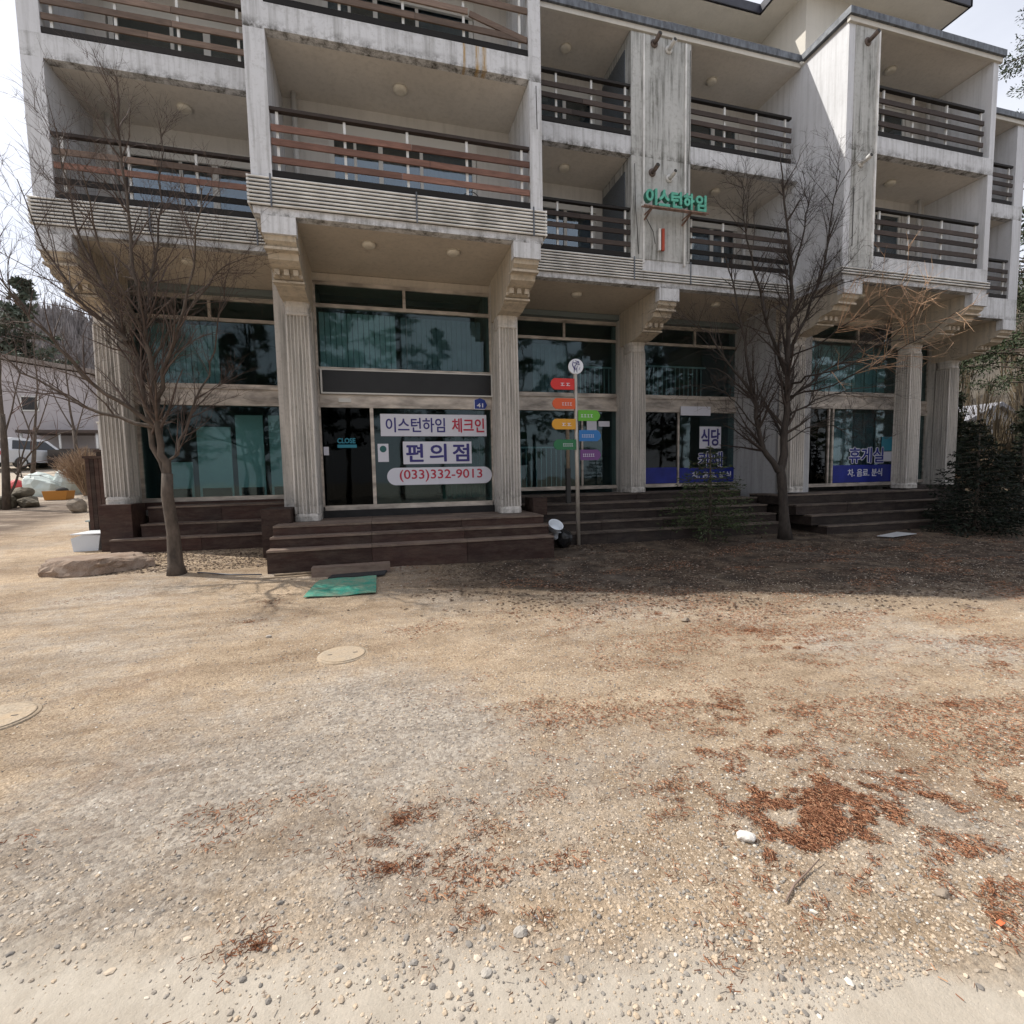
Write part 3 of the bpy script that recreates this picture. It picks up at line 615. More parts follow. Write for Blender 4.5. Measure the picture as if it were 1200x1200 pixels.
# A: door bay
sA = MB(); yA = 10.8
sA.box(-1.18, 2.46, yA-.05, yA+.05, 5.06, 5.13).box(-1.18, 2.46, yA-.05, yA+.05, 5.50, 5.57).box(-1.18, -1.12, yA-.047, yA+.047, 1.04, 5.5).box(2.42, 2.48, yA-.047, yA+.047, 1.04, 5.5)
sA.box(.59, .65, yA-.045, yA+.045, 5.13, 5.5).box(-1.12, 2.42, yA-.05, yA+.05, 3.83, 3.88).box(-1.12, 2.42, yA-.07, yA+.05, 3.07, 3.33).box(-.16, -.09, yA-.06, yA+.05, 1.06, 3.07).box(-1.12, 2.42, yA-.06, yA+.05, .96, 1.06)
fA = sA.build('shopfront', M_FRAME, bld)
B('header_wall', M_SOFFIT1, fA, -1.18, 2.48, yA-.02, yA+.12, 5.57, 5.73)
for x0, x1, z0, z1, mt in ((-1.12, .59, 5.13, 5.5, G_SHOP), (.65, 2.42, 5.13, 5.5, G_SHOP), (-1.12, .645, 3.88, 5.06, G_SHOP), (.655, 2.42, 3.88, 5.06, G_SHOP), (-.09, 2.42, 1.06, 3.07, G_SHOP)):
    B('pane', mt, fA, x0, x1, yA-.004, yA+.004, z0, z1)
dr = B('door', G_DOOR, fA, -1.12, -.16, yA-.004, yA+.004, 1.06, 3.07)
B('sign_box', M_BLACK, fA, -1.05, 2.42, yA-.12, yA-.052, 3.37, 3.80)
MB().box(-1.09, 2.46, yA-.13, yA-.05, 3.335, 3.365).box(-1.09, 2.46, yA-.13, yA-.05, 3.803, 3.825).box(-1.09, -1.055, yA-.13, yA-.05, 3.366, 3.802).box(2.425, 2.46, yA-.13, yA-.05, 3.366, 3.802).build('sign_box_trim', M_FRAMEW, fA)
B('door_sensor', M_FRAMEW, fA, -.76, -.52, yA-.10, yA-.072, 3.17, 3.25)
B('threshold', M_BLACKSTONE, bld, -1.15, 2.44, 10.66, 10.86, .80, .958)
s1 = shopfront(-4.93, -1.86, 12.2, 1.18, (-3.42,), (), ztop=5.73)
s3 = shopfront(3.0, 6.4, 12.2, 1.2, (4.72,), (5.2,))
s4 = shopfront(6.85, 10.3, 12.2, 1.2, (8.6,), (8.1,), door=0)
s5 = shopfront(11.12, 14.45, 10.95, 1.12, (12.9,), (11.98, 12.12), door=0)
s6 = shopfront(14.75, 17.2, 12.1, 1.12, (16.0,), (16.0,))
# things seen inside behind the glass: vertical blinds, upper gallery rails
def blinds(x0, x1, y, z0, z1, mat, step=.11, parent=None):
    mb = MB(); n = int((x1-x0)/step)
    for i in range(n): 
        a = x0+i*step; q = .012*math.sin(i*1.7); mb.box(a, a+step*.9, y+q, y+q+.006, z0+abs(q)*3, z1)
    mb.build('blinds', mat, parent or bld, kind='stuff')
blinds(-1.1, .5, 11.05, 3.9, 5.05, M_BLIND, parent=fA); blinds(.55, 2.4, 11.1, 3.9, 5.05, M_CURTD, parent=fA)
blinds(11.2, 14.3, 11.2, 3.75, 5.05, M_BLIND, parent=s5); blinds(-4.8, -3.3, 12.5, 3.75, 5.05, M_BLIND, parent=s1); blinds(1.35, 2.38, 11.15, 1.1, 3.0, simple('green_drape', (.06, .13, .10), .8, 0, .2, 3, 0), parent=fA)
blinds(4.0, 5.0, 12.6, 3.75, 5.05, M_CURTD, parent=s3); blinds(12.15, 14.3, 11.25, 1.3, 3.2, M_CURTD, parent=s5)
for sfr, x0, x1, y, z0, z1 in ((s3, 3.6, 5.1, 12.5, 1.25, 2.35), (s3, 5.3, 6.3, 12.5, 3.75, 4.5), (s4, 6.95, 9.2, 12.5, 3.75, 4.6)):
    mb = MB(); mb.box(x0, x1, y, y+.04, z1-.04, z1)
    for i in range(int((x1-x0)/.14)): mb.box(x0+i*.14, x0+i*.14+.02, y+.005, y+.03, z0, z1-.04)
    mb.build('indoor_rail', M_BLIND, sfr)
# rooms
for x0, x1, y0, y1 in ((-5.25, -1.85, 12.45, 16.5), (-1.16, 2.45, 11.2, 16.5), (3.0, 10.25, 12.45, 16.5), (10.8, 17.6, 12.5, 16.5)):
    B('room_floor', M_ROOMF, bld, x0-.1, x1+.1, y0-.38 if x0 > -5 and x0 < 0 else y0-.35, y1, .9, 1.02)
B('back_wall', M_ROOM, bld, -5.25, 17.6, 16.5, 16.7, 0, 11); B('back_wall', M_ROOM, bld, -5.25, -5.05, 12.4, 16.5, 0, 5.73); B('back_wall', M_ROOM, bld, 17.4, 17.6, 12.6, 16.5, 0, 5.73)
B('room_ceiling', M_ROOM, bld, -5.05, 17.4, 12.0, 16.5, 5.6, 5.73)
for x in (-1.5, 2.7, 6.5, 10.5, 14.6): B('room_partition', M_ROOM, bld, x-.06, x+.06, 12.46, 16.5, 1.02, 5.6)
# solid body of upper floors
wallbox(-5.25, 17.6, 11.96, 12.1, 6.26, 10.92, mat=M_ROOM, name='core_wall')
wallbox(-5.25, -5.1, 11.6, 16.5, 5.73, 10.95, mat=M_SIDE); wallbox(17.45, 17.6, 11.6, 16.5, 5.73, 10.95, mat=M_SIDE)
B('roof_slab', M_COPING, bld, -5.25, 17.6, 11.5, 16.7, 10.96, 11.05)
# attic storey and roof eaves
wallbox(-4.6, 10.2, 11.7, 16.5, 11.055, 12.9, mat=M_UPPER, name='attic_wall')
wallbox(10.2, 13.9, 10.25, 16.5, 11.055, 12.9, mat=M_UPPER, name='attic_wall')
wallbox(-1.1, 2.3, 10.25, 11.7, 11.055, 12.9, mat=M_UPPER, name='attic_wall')
wd = B('window', M_FRAMEW, bld, 10.95, 12.3, 10.22, 10.245, 11.4, 12.35); B('pane', M_BLACK, wd, 11.0, 12.25, 10.205, 10.218, 11.45, 12.3)
def eave(poly, z0=12.9):
    r = MB().prism(poly, 'z', z0, z0+.04).build('eave_soffit', M_UPPER, bld)
    n = len(poly)
    mb = MB()
    cx = sum(p[0] for p in poly)/n
    for i in range(n):
        a, b_ = Vector((*poly[i], z0+.10)), Vector((*poly[(i+1) % n], z0+.10)); d = (b_-a).normalized(); mb.bar(a-d*.03, b_+d*.03, .06, .2)
    mb.build('eave_gutter', M_EAVE, r)
    MB().prism(poly, 'z', z0+.045, z0+.16).build('roof_covering', M_EAVE, r)
eave([(-5.4, 11.0), (-1.75, 11.0), (-1.75, 9.6), (2.95, 9.6), (2.95, 11.0), (9.55, 11.0), (9.55, 9.6), (14.5, 9.6), (14.5, 17.0), (-5.4, 17.0)])
MB().add([(-5.4, 11, 13.06), (14.5, 11, 13.06), (14.5, 17, 13.06), (-5.4, 17, 13.06), (-1.5, 14, 14.3), (11, 14, 14.3)], [(0, 1, 5, 4), (1, 2, 5), (2, 3, 4, 5), (3, 0, 4)]).build('roof', M_EAVE, bld)
# vent pipes on pilasters, brackets, cables
M_RUSTP = simple('rusty_vent_pipe', (.13, .10, .085), .7, .2, .5, 12, .3)
def vent(x, y, z, white=False):
    v = MB().tube([(x, y, z), (x, y-.10, z), (x+.0, y-.24, z+.03)], [.045, .045, .048], 12).build('vent_pipe', M_RUSTP if not white else M_FRAMEW, bld)
    MB().lathe([(.085, 0), (.085, .015), (.05, .03)], (x, y, z), 18, (0, -1, 0)).build('flange', M_FRAMEW if white else M_RUSTP, v)
    MB().lathe([(.038, 0), (.038, .004)], (x, y-.244, z+.031), 12, (0, -1, .2)).build('pipe_mouth', M_DARKGAP, v)
vent(5.99, 9.984, 10.72); vent(6.34, 9.984, 10.66, True); vent(5.95, 9.984, 8.10); vent(6.37, 9.984, 8.03, True); vent(10.3, 8.734, 10.6); vent(10.22, 8.734, 8.15, True)
for pts in ([(6.84, 9.93, 10.7), (6.84, 9.93, 8.9), (6.80, 9.93, 8.2), (6.82, 9.93, 6.3)], [(5.5, 9.93, 8.2), (5.52, 9.93, 7.4), (5.6, 9.93, 6.35)], [(5.78, 9.92, 7.1), (5.95, 9.93, 6.85), (6.0, 9.93, 6.6)], [(2.85, 8.55, 8.3), (2.86, 8.55, 7.6)], [(10.02, 8.7, 7.6), (10.02, 8.7, 6.4)]):
    MB().tube(pts, .008, 6).build('cable', M_DARKGAP, bld)
# old cable coil inside the A balcony
MB().tube([(1.75+.22*math.cos(a), 8.95+.05*math.sin(a*3), 6.46+.15*math.sin(a)) for a in np.linspace(0, 12.5, 40)], .007, 5).build('cable', M_DARKGAP, bld)

# ---------------------------------------------------------------- lettering
def text_obj(s, name, mat, parent, x0, x1, z0, z1, y, depth=.004, bold=0., **kw):
    cu = bpy.data.curves.new(name, 'FONT'); cu.body = s; cu.size = 1; cu.extrude = .05; cu.resolution_u = 3
    to = bpy.data.objects.new('tmp', cu); S.collection.objects.link(to)
    dg = bpy.context.evaluated_depsgraph_get(); src = bpy.data.meshes.new_from_object(to.evaluated_get(dg)); bpy.data.objects.remove(to)
    n = len(src.vertices); co = np.zeros(n*3); src.vertices.foreach_get('co', co); co = co.reshape(-1, 3)
    polys = [tuple(p.vertices) for p in src.polygons]
    mn, mx2 = co.min(0), co.max(0); b_ = bold
    px = x0+b_+(co[:, 0]-mn[0])/(mx2[0]-mn[0])*(x1-x0-2*b_); pz = z0+b_+(co[:, 1]-mn[1])/(mx2[1]-mn[1])*(z1-z0-2*b_); py = y-(co[:, 2]-mn[2])/(mx2[2]-mn[2])*depth
    offs = [(0, 0)] if b_ == 0 else [(0, 0)]+[(math.cos(a)*b_, math.sin(a)*b_) for a in np.linspace(0, 2*math.pi, 8, endpoint=False)]
    V = []; F = []
    for i, (dx, dz) in enumerate(offs):     # emboldened by overlapping copies, each a hair behind the last
        V.append(np.stack([px+dx, py+i*.0002, pz+dz], -1)); F += [tuple(q+i*n for q in p) for p in polys]
    me = bpy.data.meshes.new(name); me.from_pydata(np.concatenate(V).tolist(), [], F); me.materials.append(mat); me.update()
    return link(name, me, parent, **kw)
YS = 10.775
sg = B('window_sign', P_WHITE, None, .045, 2.32, YS, YS+.006, 2.49, 2.955, label='wide white window sign with navy and red Korean letters, topmost on the check-in shop glass', cat='sign')
text_obj('이스턴하임', 'lettering', P_NAVY, sg, .15, 1.40, 2.57, 2.88, YS-.003, bold=.005)
text_obj('체크인', 'lettering', P_REDV, sg, 1.55, 2.27, 2.57, 2.88, YS-.003, bold=.006)
sg = B('window_sign', P_WHITE, None, .49, 1.97, YS, YS+.006, 1.895, 2.375, label='square-cornered white sign with three bold navy Korean letters, middle of the check-in shop glass', cat='sign')
for i, ch in enumerate('편의점'): text_obj(ch, 'lettering', P_NAVY, sg, .55+i*.50, .92+i*.50, 1.94, 2.33, YS-.003, bold=.011)
r = .185; c1, c2, zc = .14+r, 2.42-r, 1.635
poly = [(c1+r*math.cos(a), zc+r*math.sin(a)) for a in np.linspace(math.pi/2, 1.5*math.pi, 12)]+[(c2+r*math.cos(a), zc+r*math.sin(a)) for a in np.linspace(-math.pi/2, math.pi/2, 12)]
sg = MB().prism(poly, 'y', YS, YS+.006).build('window_sign', P_WHITE, None, label='round-ended white sign with a red telephone number, lowest on the check-in shop glass', cat='sign')
text_obj('(033)332-9013', 'lettering', P_REDV, sg, .40, 2.2, 1.515, 1.775, YS-.003, bold=.003)
sg = B('door_sticker', P_WHITE, None, -.03, .19, YS, YS+.006, 1.95, 2.33, label='small white poster with a dark green disc beside the sliding door', cat='sticker')
MB().lathe([(.07, 0), (.07, .002)], (.08, YS-.001, 2.22), 18, (0, -1, 0)).build('printed_disc', flat('dark_green_print', (.02, .10, .10)), sg)
sg = text_obj('CLOSE', 'closed_sign', P_TEAL, None, -.83, -.47, 2.34, 2.45, YS, bold=.005, label='cyan CLOSE lettering hung on the dark sliding door', cat='sign')
B('underline_strip', P_TEAL, sg, -.83, -.45, YS-.003, YS, 2.25, 2.315)
sg = B('door_notice', P_WHITE, None, -1.10, -1.0, YS, YS+.006, 2.10, 2.27, label='tiny white notice tag at the left edge of the dark door', cat='notice')
poly = [(2.05, 3.08), (2.28, 3.08), (2.33, 3.16), (2.28, 3.27), (2.17, 3.31), (2.05, 3.27)]
sg = MB().prism(poly, 'y', 10.70, 10.725).build('house_number_plate', flat('blue_enamel', (.01, .03, .22), .35), None, label='small blue house number plate above the shop window', cat='plate')
text_obj('41', 'lettering', P_WHITE, sg, 2.10, 2.24, 3.11, 3.20, 10.697, bold=.004)
MB().box(2.035, 2.052, 10.695, 10.726, 3.075, 3.27).box(2.052, 2.28, 10.695, 10.726, 3.066, 3.079).build('plate_border', P_WHITE, sg)
# restaurant bay
YB = 12.175
sg = B('window_sign', P_WHITE, None, 8.79, 9.50, YB, YB+.006, 2.26, 2.88, label='white square sign with two navy Korean syllables on the restaurant window', cat='sign')
text_obj('식당', 'lettering', P_NAVY, sg, 8.84, 9.46, 2.33, 2.82, YB-.003, bold=.012)
def outlined(s, x0, x1, z0, z1, y, **kw):
    o = text_obj(s, 'outlined_lettering', P_WHITE, None, x0-.02, x1+.02, z0-.02, z1+.02, y-.003, bold=.030, **kw)
    text_obj(s, 'lettering_fill', P_BLUE, o, x0, x1, z0, z1, y-.010, bold=.008)
outlined('카페', 8.75, 9.55, 1.74, 2.16, YB, label='white-edged blue Korean cafe lettering partly behind the young fir', cat='lettering')
sg = B('window_film', P_BLUE, None, 6.93, 8.06, YB, YB+.005, 1.30, 1.74, label='deep blue film along the foot of the restaurant door glass', cat='window film')
sg = B('window_film', P_BLUE, None, 8.14, 10.2, YB, YB+.005, 1.30, 1.72, label='deep blue film with small white lettering under the cafe letters', cat='window film')
text_obj('차, 음료, 분식', 'lettering', P_WHITE, sg, 8.55, 9.85, 1.42, 1.60, YB-.003, bold=.004)
ac = B('air_conditioner', simple('dusty_white_plastic', (.52, .52, .49), .5), None, 10.3, 10.72, 11.55, 11.84, 1.12, 1.58, label='grubby white outdoor air-conditioner box by the restaurant wall', cat='air conditioner')
for i in range(7): B('grille_bar', M_METALPOST, ac, 10.34, 10.60, 11.535, 11.549, 1.17+i*.055, 1.19+i*.055)
B('header_notice', P_WHITE, None, 8.1, 9.05, 12.05, 12.08, 3.17, 3.42, label='bare white board fixed over the restaurant doorway', cat='board')
for x0, x1, z0, z1, lb in ((5.34, 5.62, 2.62, 3.0, 'white paper notice taped inside the glass behind the direction signpost'), (5.68, 6.0, 2.86, 3.0, 'narrow white paper strip on the glass right of the signpost')):
    B('paper_notice', P_WHITE, None, x0, x1, 12.17, 12.18, z0, z1, label=lb, cat='notice')
# lounge bay (C)
YC = 10.925
outlined('휴게실', 12.72, 13.98, 1.76, 2.2, YC, label='white-edged blue Korean lounge lettering on the right-hand shop window', cat='lettering')
sg = B('window_film', P_BLUE, None, 12.18, 14.36, YC, YC+.005, 1.22, 1.71, label='bright blue film with white lettering along the lounge window foot', cat='window film')
text_obj('차. 음료. 분식', 'lettering', P_WHITE, sg, 12.7, 13.95, 1.38, 1.60, YC-.003, bold=.004)
B('window_poster', P_TEAL, None, 13.9, 14.33, YC, YC+.005, 2.1, 2.5, label='plain cyan poster in the lounge window corner', cat='poster')
B('window_poster', P_WHITE, None, 13.95, 14.3, YC, YC+.004, 1.8, 2.08, label='small pale poster under the cyan one in the lounge window', cat='poster')
B('window_poster', P_TEAL, None, 15.0, 15.75, 12.05, 12.06, 2.0, 2.75, label='big cyan poster behind the far end window', cat='poster')

# things standing indoors behind the left shop glass
for x0, x1, z1, lb, y in ((-4.62, -4.12, 2.05, 'short pale panel leaning behind the left shop window', 12.7), (-4.02, -3.32, 2.85, 'second tall pale panel standing behind the left shop window', 12.78), (-3.2, -2.62, 3.12, 'tallest pale panel behind the left shop window, beside the dark gap', 12.74), (-2.52, -2.0, 3.14, 'pale panel behind the left shop window nearest the middle column', 12.86)):
    p = B('display_panel', M_BOARDT, None, x0, x1, y, y+.05, 1.02, z1, label=lb, cat='panel')
    B('base_block', M_BLACK, p, x0+.06, x1-.04, y-.03, y-.002, 1.2, 1.45)

# ---------------------------------------------------------------- green rooftop style letters on rack
gs = thing('letter_sign', 'green box letters on a rusty rack across the stained pilaster', 'sign', (6.3, 9.7, 7.2))
M_GREEN = simple('faded_green_letter', (.10, .40, .29), .45, 0, .25, 9, .05)
M_GREENS = simple('dark_green_return', (.05, .20, .15), .5, 0, .25, 9, .05)
for i, ch in enumerate('이스턴하임'):
    x = 5.60+i*.30
    text_obj(ch, 'letter', M_GREENS, gs, x, x+.27, 7.235, 7.575, 9.74, depth=.10, bold=.014)
    text_obj(ch, 'letter_face', M_GREEN, gs, x, x+.27, 7.235, 7.575, 9.636, depth=.006, bold=.013)
M_RUSTR = simple('rusty_rack_steel', (.26, .17, .13), .8, .2, .5, 10, .3)
for z in (7.20, 7.225): MB().bar((5.55, 9.72 if z > 7.21 else 9.62, z), (7.12, 9.72 if z > 7.21 else 9.62, z), .03, .025).build('rack_bar', M_RUSTR, gs)
for x in (5.75, 6.7): MB().bar((x, 9.98, 7.08), (x, 9.6, 7.19), .03, .03).bar((x, 9.985, 7.19), (x, 9.6, 7.195), .02, .02).build('rack_bracket', M_RUSTR, gs)
B('rack_backing', M_STRIP, gs, 5.56, 7.08, 9.755, 9.765, 7.24, 7.3)
og = MB().bar((6.19, 9.93, 6.47), (6.19, 9.93, 6.93), .06, .05).build('fallen_letter_stroke', flat('faded_orange_letter', (.42, .06, .025), .5), None, label='leftover orange letter stroke hanging on the stained pilaster', cat='letter')
MB().bar((6.11, 9.94, 6.47), (6.11, 9.94, 6.93), .05, .05).build('letter_backing', M_STRIP, og)

# ---------------------------------------------------------------- timber steps
def stairs(label, x0, x1, levels, yback, zg, group='timber entrance steps along the shopfronts', ends=None, wr=W_STEP, wt=W_STEPT):
    """levels: list of (y front, z top) from the bottom up"""
    t = thing('timber_steps', label, 'steps', (x0, levels[0][0], zg), group)
    zp = zg-.15
    for i, (y, z) in enumerate(levels):
        a, b_ = (ends[i] if ends else (x0, x1)); yn = levels[i+1][0] if i+1 < len(levels) else yback
        L_ = b_-a; n = max(1, round(L_/1.55)); 
        for k in range(n):
            xa, xb = a+L_*k/n+.003, a+L_*(k+1)/n-.003
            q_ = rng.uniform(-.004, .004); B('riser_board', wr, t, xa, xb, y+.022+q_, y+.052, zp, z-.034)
        d = yn+.02-y; nb = max(1, min(4, round(d/.14))) if d < 1 else 5
        for j in range(nb):
            ya, yb = y+d*j/nb+.003, y+d*(j+1)/nb-.003
            for k in range(n):
                xa, xb = a+L_*k/n+.003, a+L_*(k+1)/n-.003
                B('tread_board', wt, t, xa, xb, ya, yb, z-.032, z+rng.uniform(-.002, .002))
        for xx in (a, b_-.03): B('side_board', wr, t, xx, xx+.03, y+.054, yback, zp, z-.034)
        zp = z-.034 if False else zg-.15 if i == 0 else levels[i-1][1]
        zp = z-.0
    return t
stairs('three-tread timber steps in front of the check-in shop door', -1.84, 3.12, [(8.65, .47), (8.95, .65), (9.25, .815)], 10.9, .05)
stairs('timber steps below the left shop window with pale panels', -4.6, -1.9, [(10.75, .55), (11.05, .80), (11.4, 1.12)], 12.15, .25, ends=[(-4.95, -1.9), (-4.55, -1.9), (-4.55, -1.9)])
stairs('long timber steps between the signpost and the young fir', 3.14, 9.4, [(9.65, .36), (9.95, .56), (10.25, .76), (10.6, .93), (11.2, 1.1)], 12.15, .1, wr=W_OLD, wt=W_SHADET)
stairs('flared timber steps in front of the lounge door', 9.5, 14.9, [(9.15, .28), (9.4, .52), (9.65, .76), (9.9, 1.0)], 11.0, 0.0, ends=[(10.1, 14.9), (9.9, 14.6), (9.7, 14.4), (9.5, 14.5)], wr=W_OLD, wt=W_SHADET)
B('timber_pedestal', W_STEP, None, -5.19, -4.66, 11.0, 11.6, .2, 1.2, label='dark timber-clad pedestal under the leftmost column', cat='pedestal')
B('timber_pedestal', W_STEP, None, -2.12, -1.62, 9.75, 10.6, .2, 1.08, label='low timber box tucked left of the column by the check-in door', cat='pedestal')
B('timber_pedestal', W_STEP, None, 3.14, 3.45, 10.0, 10.62, .75, 1.12, label='small timber box right of the column beside the signpost', cat='pedestal')
B('end_plinth', W_OLD, bld, 14.52, 17.8, 11.25, 12.55, -.1, 1.045); B('end_plinth', W_OLD, bld, 14.40, 14.80, 10.55, 11.245, -.1, 1.04); B('timber_base', W_STEP, bld, -4.92, -1.87, 12.12, 12.19, 1.0, 1.178)
# loose timbers by the steps
pk = B('loose_timber', W_STEPT, None, -1.12, .1, 8.28, 8.5, .03, .21, label='short squared timber step lying before the check-in steps', cat='timber')
pl = thing('scrap_boards', 'thin yellowish scrap boards on the ground at the step corner', 'boards', (-1.5, 8.4, .05))
MB().bar((-1.85, 8.38, .075), (-1.1, 8.47, .075), .11, .02).build('scrap_board', W_PALE, pl); MB().bar((-1.7, 8.5, .10), (-1.15, 8.52, .105), .10, .02).build('scrap_board', W_PALE, pl)
# green mat (slightly wavy sheet with thickness) and dark rubber mat
def dusty(name, c, dust, amt, sc=3.5):
    m, t, b = NT(name); n = noise(t, (1, 1, 1), sc, 8, .75); f = noise(t, (1, 1, 1), 60, 3, .6)
    col = mixc(t, 1., c, ramp(t, f, [(.3, .65), (.7, 1.25)]), 'MULTIPLY'); col = mixc(t, math_(t, 'MULTIPLY', ramp(t, n, [(.40, 0.), (.66, 1.)]), amt), col, dust)
    t.links.new(col, b.inputs['Base Color']); b.inputs['Roughness'].default_value = .95; b.inputs['Specular IOR Level'].default_value = .15; bump(t, b, f, .6, .01); return m
def sheet(name, corners, mat, h, amp, label, cat, nx=16, ny=10):
    (a, b_, c, d) = [Vector(p) for p in corners]; v = []
    for lay in (1, 0):
        for j in range(ny+1):
            for i in range(nx+1):
                u, w_ = i/nx, j/ny; p = (a*(1-u)+b_*u)*(1-w_)+(d*(1-u)+c*u)*w_
                z = gz(p.x, p.y)+.02+lay*h+amp*(math.sin(u*9+w_*5)+math.sin(w_*11-u*4))*.5
                v.append((p.x, p.y, z))
    N = (nx+1)*(ny+1); f = []
    for j in range(ny):
        for i in range(nx):
            q = j*(nx+1)+i; f.append((q, q+1, q+nx+2, q+nx+1)); f.append((N+q, N+q+nx+1, N+q+nx+2, N+q+1))
    rim = [i for i in range(nx+1)]+[j*(nx+1)+nx for j in range(1, ny+1)]+[ny*(nx+1)+i for i in range(nx-1, -1, -1)]+[j*(nx+1) for j in range(ny-1, 0, -1)]
    for k in range(len(rim)): f.append((rim[k], N+rim[k], N+rim[(k+1) % len(rim)], rim[(k+1) % len(rim)]))
    return MB().add(v, f).build(name, mat, None, label=label, cat=cat)
sheet('door_mat', [(-1.08, 7.12, 0), (-.12, 7.02, 0), (-.12, 8.02, 0), (-.98, 8.02, 0)], dusty('green_matting', (.04, .27, .20), (.33, .27, .19), .65), .010, .012, 'bright green rectangular mat on the gravel before the steps', 'mat')
sheet('rubber_mat', [(-.85, 8.05, 0), (.0, 8.05, 0), (.05, 8.27, 0), (-.8, 8.27, 0)], simple('black_rubber', (.025, .025, .027), .8, 0, .3, 40, .6), .02, .004, 'dark ribbed rubber mat between the green mat and the timber', 'mat')
MB().tube([(-2.95, 9.0, gz(-2.95, 9.0)+.02), (-2.4, 8.75, gz(-2.4, 8.75)+.012), (-1.9, 8.55, gz(-1.9, 8.55)+.03)], .012, 6).build('hose', flat('grey_hose', (.09, .09, .10), .5), None, label='thin dark hose lying between the left tree and the steps', cat='hose')

# ---------------------------------------------------------------- manholes, rocks, bits on the ground
M_CONC = dusty('dusty_concrete', (.36, .30, .23), (.44, .33, .22), .8)
def manhole(x, y, r, label, rim=False):
    z = gz(x, y)
    t = MB().lathe([(r*1.02, -.06), (r, .001), (r*.97, .007), (0.01, .009)], (x, y, z), 36).build('manhole_cover', M_CONC, None, label=label, cat='manhole cover', group='round concrete manhole covers in the gravel')
    MB().lathe([(r*.9, 0), (r*.9, .004), (r*.84, .004)], (x, y, z+.0075), 36).build('raised_ring', M_CONC, t)
    for a in (0, 3.14): MB().box(x+math.cos(a)*r*.5-.02, x+math.cos(a)*r*.5+.02, y-.008, y+.008, z+.009, z+.0125).build('lifting_slot', M_DARKGAP, t)
manhole(-.40, 4.70, .225, 'round sandy manhole cover in mid-gravel before the green mat')
manhole(-2.70, 4.16, .26, 'larger pale manhole cover cut by the left picture edge')
def rock(name, c, dims, mat, label, cat='rock', seed=1, sub=3, rotz=0, flat_=0):
    import bmesh
    bm = bmesh.new(); bmesh.ops.create_icosphere(bm, subdivisions=sub, radius=1)
    r_ = np.random.default_rng(seed); planes = [(Vector(r_.normal(size=3)).normalized(), r_.uniform(.62, .9)) for _ in range(12)]
    for v in bm.verts:
        for n_, d in planes:
            k = v.co.dot(n_)
            if k > d: v.co -= n_*(k-d)*.9
        v.co += Vector(r_.normal(size=3))*.026
        v.co.z = min(v.co.z, 1-flat_)
        v.co = Vector((v.co.x*dims[0], v.co.y*dims[1], v.co.z*dims[2])); v.co.rotate(Matrix.Rotation(rotz, 3, 'Z')); v.co += Vector(c)
    me = bpy.data.meshes.new(name); bm.to_mesh(me); bm.free(); me.materials.append(mat)
    return link(name, me, None, label, cat)
M_ROCK = dusty('reddish_boulder', (.24, .17, .125), (.36, .30, .25), .7, 5); M_ROCKG = simple('grey_brown_boulder', (.22, .18, .14), .9, 0, .4, 5, .6); M_ROCKW = simple('white_quartz', (.66, .63, .58), .7, 0, .15, 8, .4)
rock('flat_boulder', (-4.60, 9.72, .17), (.82, .52, .42), M_ROCK, 'long flat reddish boulder beside the left tree', 'boulder', 3, 4, .12, .45)
rock('pale_stone', (1.53, 1.76, gz(1.53, 1.76)+.012), (.05, .032, .025), M_ROCKW, 'lone chunk of white quartz beside the rusty needle patch', 'stone', 5, 3, -.4)
rock('small_stone', (2.37, 8.92, .12), (.075, .065, .08), simple('ochre_stone', (.36, .28, .16), .9, 0, .3, 10, .4), 'ochre fist-sized stone at the foot of the check-in steps', 'stone', 6, 3)
rock('broken_shard', (3.12, 9.1, .12), (.055, .05, .05), flat('white_china', (.7, .72, .74), .3), 'white china shard lying beside the steps corner', 'shard', 8, 2)
rock('roadside_boulder', (-8.3, 16.5, Tz(-8.3, 16.5)+.15), (.24, .2, .26), M_ROCKG, 'small brown rock standing alone by the left dirt track', 'rock', 9, 3)
M_STONE = simple('dusty_pale_stone', (.40, .365, .32), .9, 0, .3, 9, .4)
for i, (px, py, s_, lb) in enumerate(((315, 747, .03, 'pale pebble on sandy ground between left tree and manhole'), (803, 728, .05, 'dark stone at the shadow edge near mid-yard'), (610, 1095, .028, 'grey pebble cluster stone at road edge centre'), (1105, 1050, .03, 'grey stone right of the roadside rut'), (570, 1142, .02, 'single pale pebble on the road edge'))):
    c = gat(px, py); rock('loose_stone', (c.x, c.y, c.z+s_*.3), (s_, s_*.8, s_*.6), M_ROCKG if i in (1, 3) else M_STONE, lb, 'stone', 20+i, 3)
c = gat(1172, 1090); sheet('orange_scrap', [(c.x-.012, c.y-.008, 0), (c.x+.014, c.y-.006, 0), (c.x+.012, c.y+.01, 0), (c.x-.01, c.y+.008, 0)], flat('orange_plastic', (.75, .16, .06), .6), .002, .001, 'tiny orange plastic scrap on the gravel at right', 'scrap', 3, 3)
c = gat(940, 1035); MB().tube([(c.x-.14, c.y-.06, c.z+.01), (c.x-.05, c.y-.01, c.z+.014), (c.x+.06, c.y+.03, c.z+.012), (c.x+.15, c.y+.06, c.z+.02)], [.004, .005, .004, .002], 6).build('fallen_twig', W_GREY, None, label='bent fallen twig on the sand below the needle patch', cat='twig')
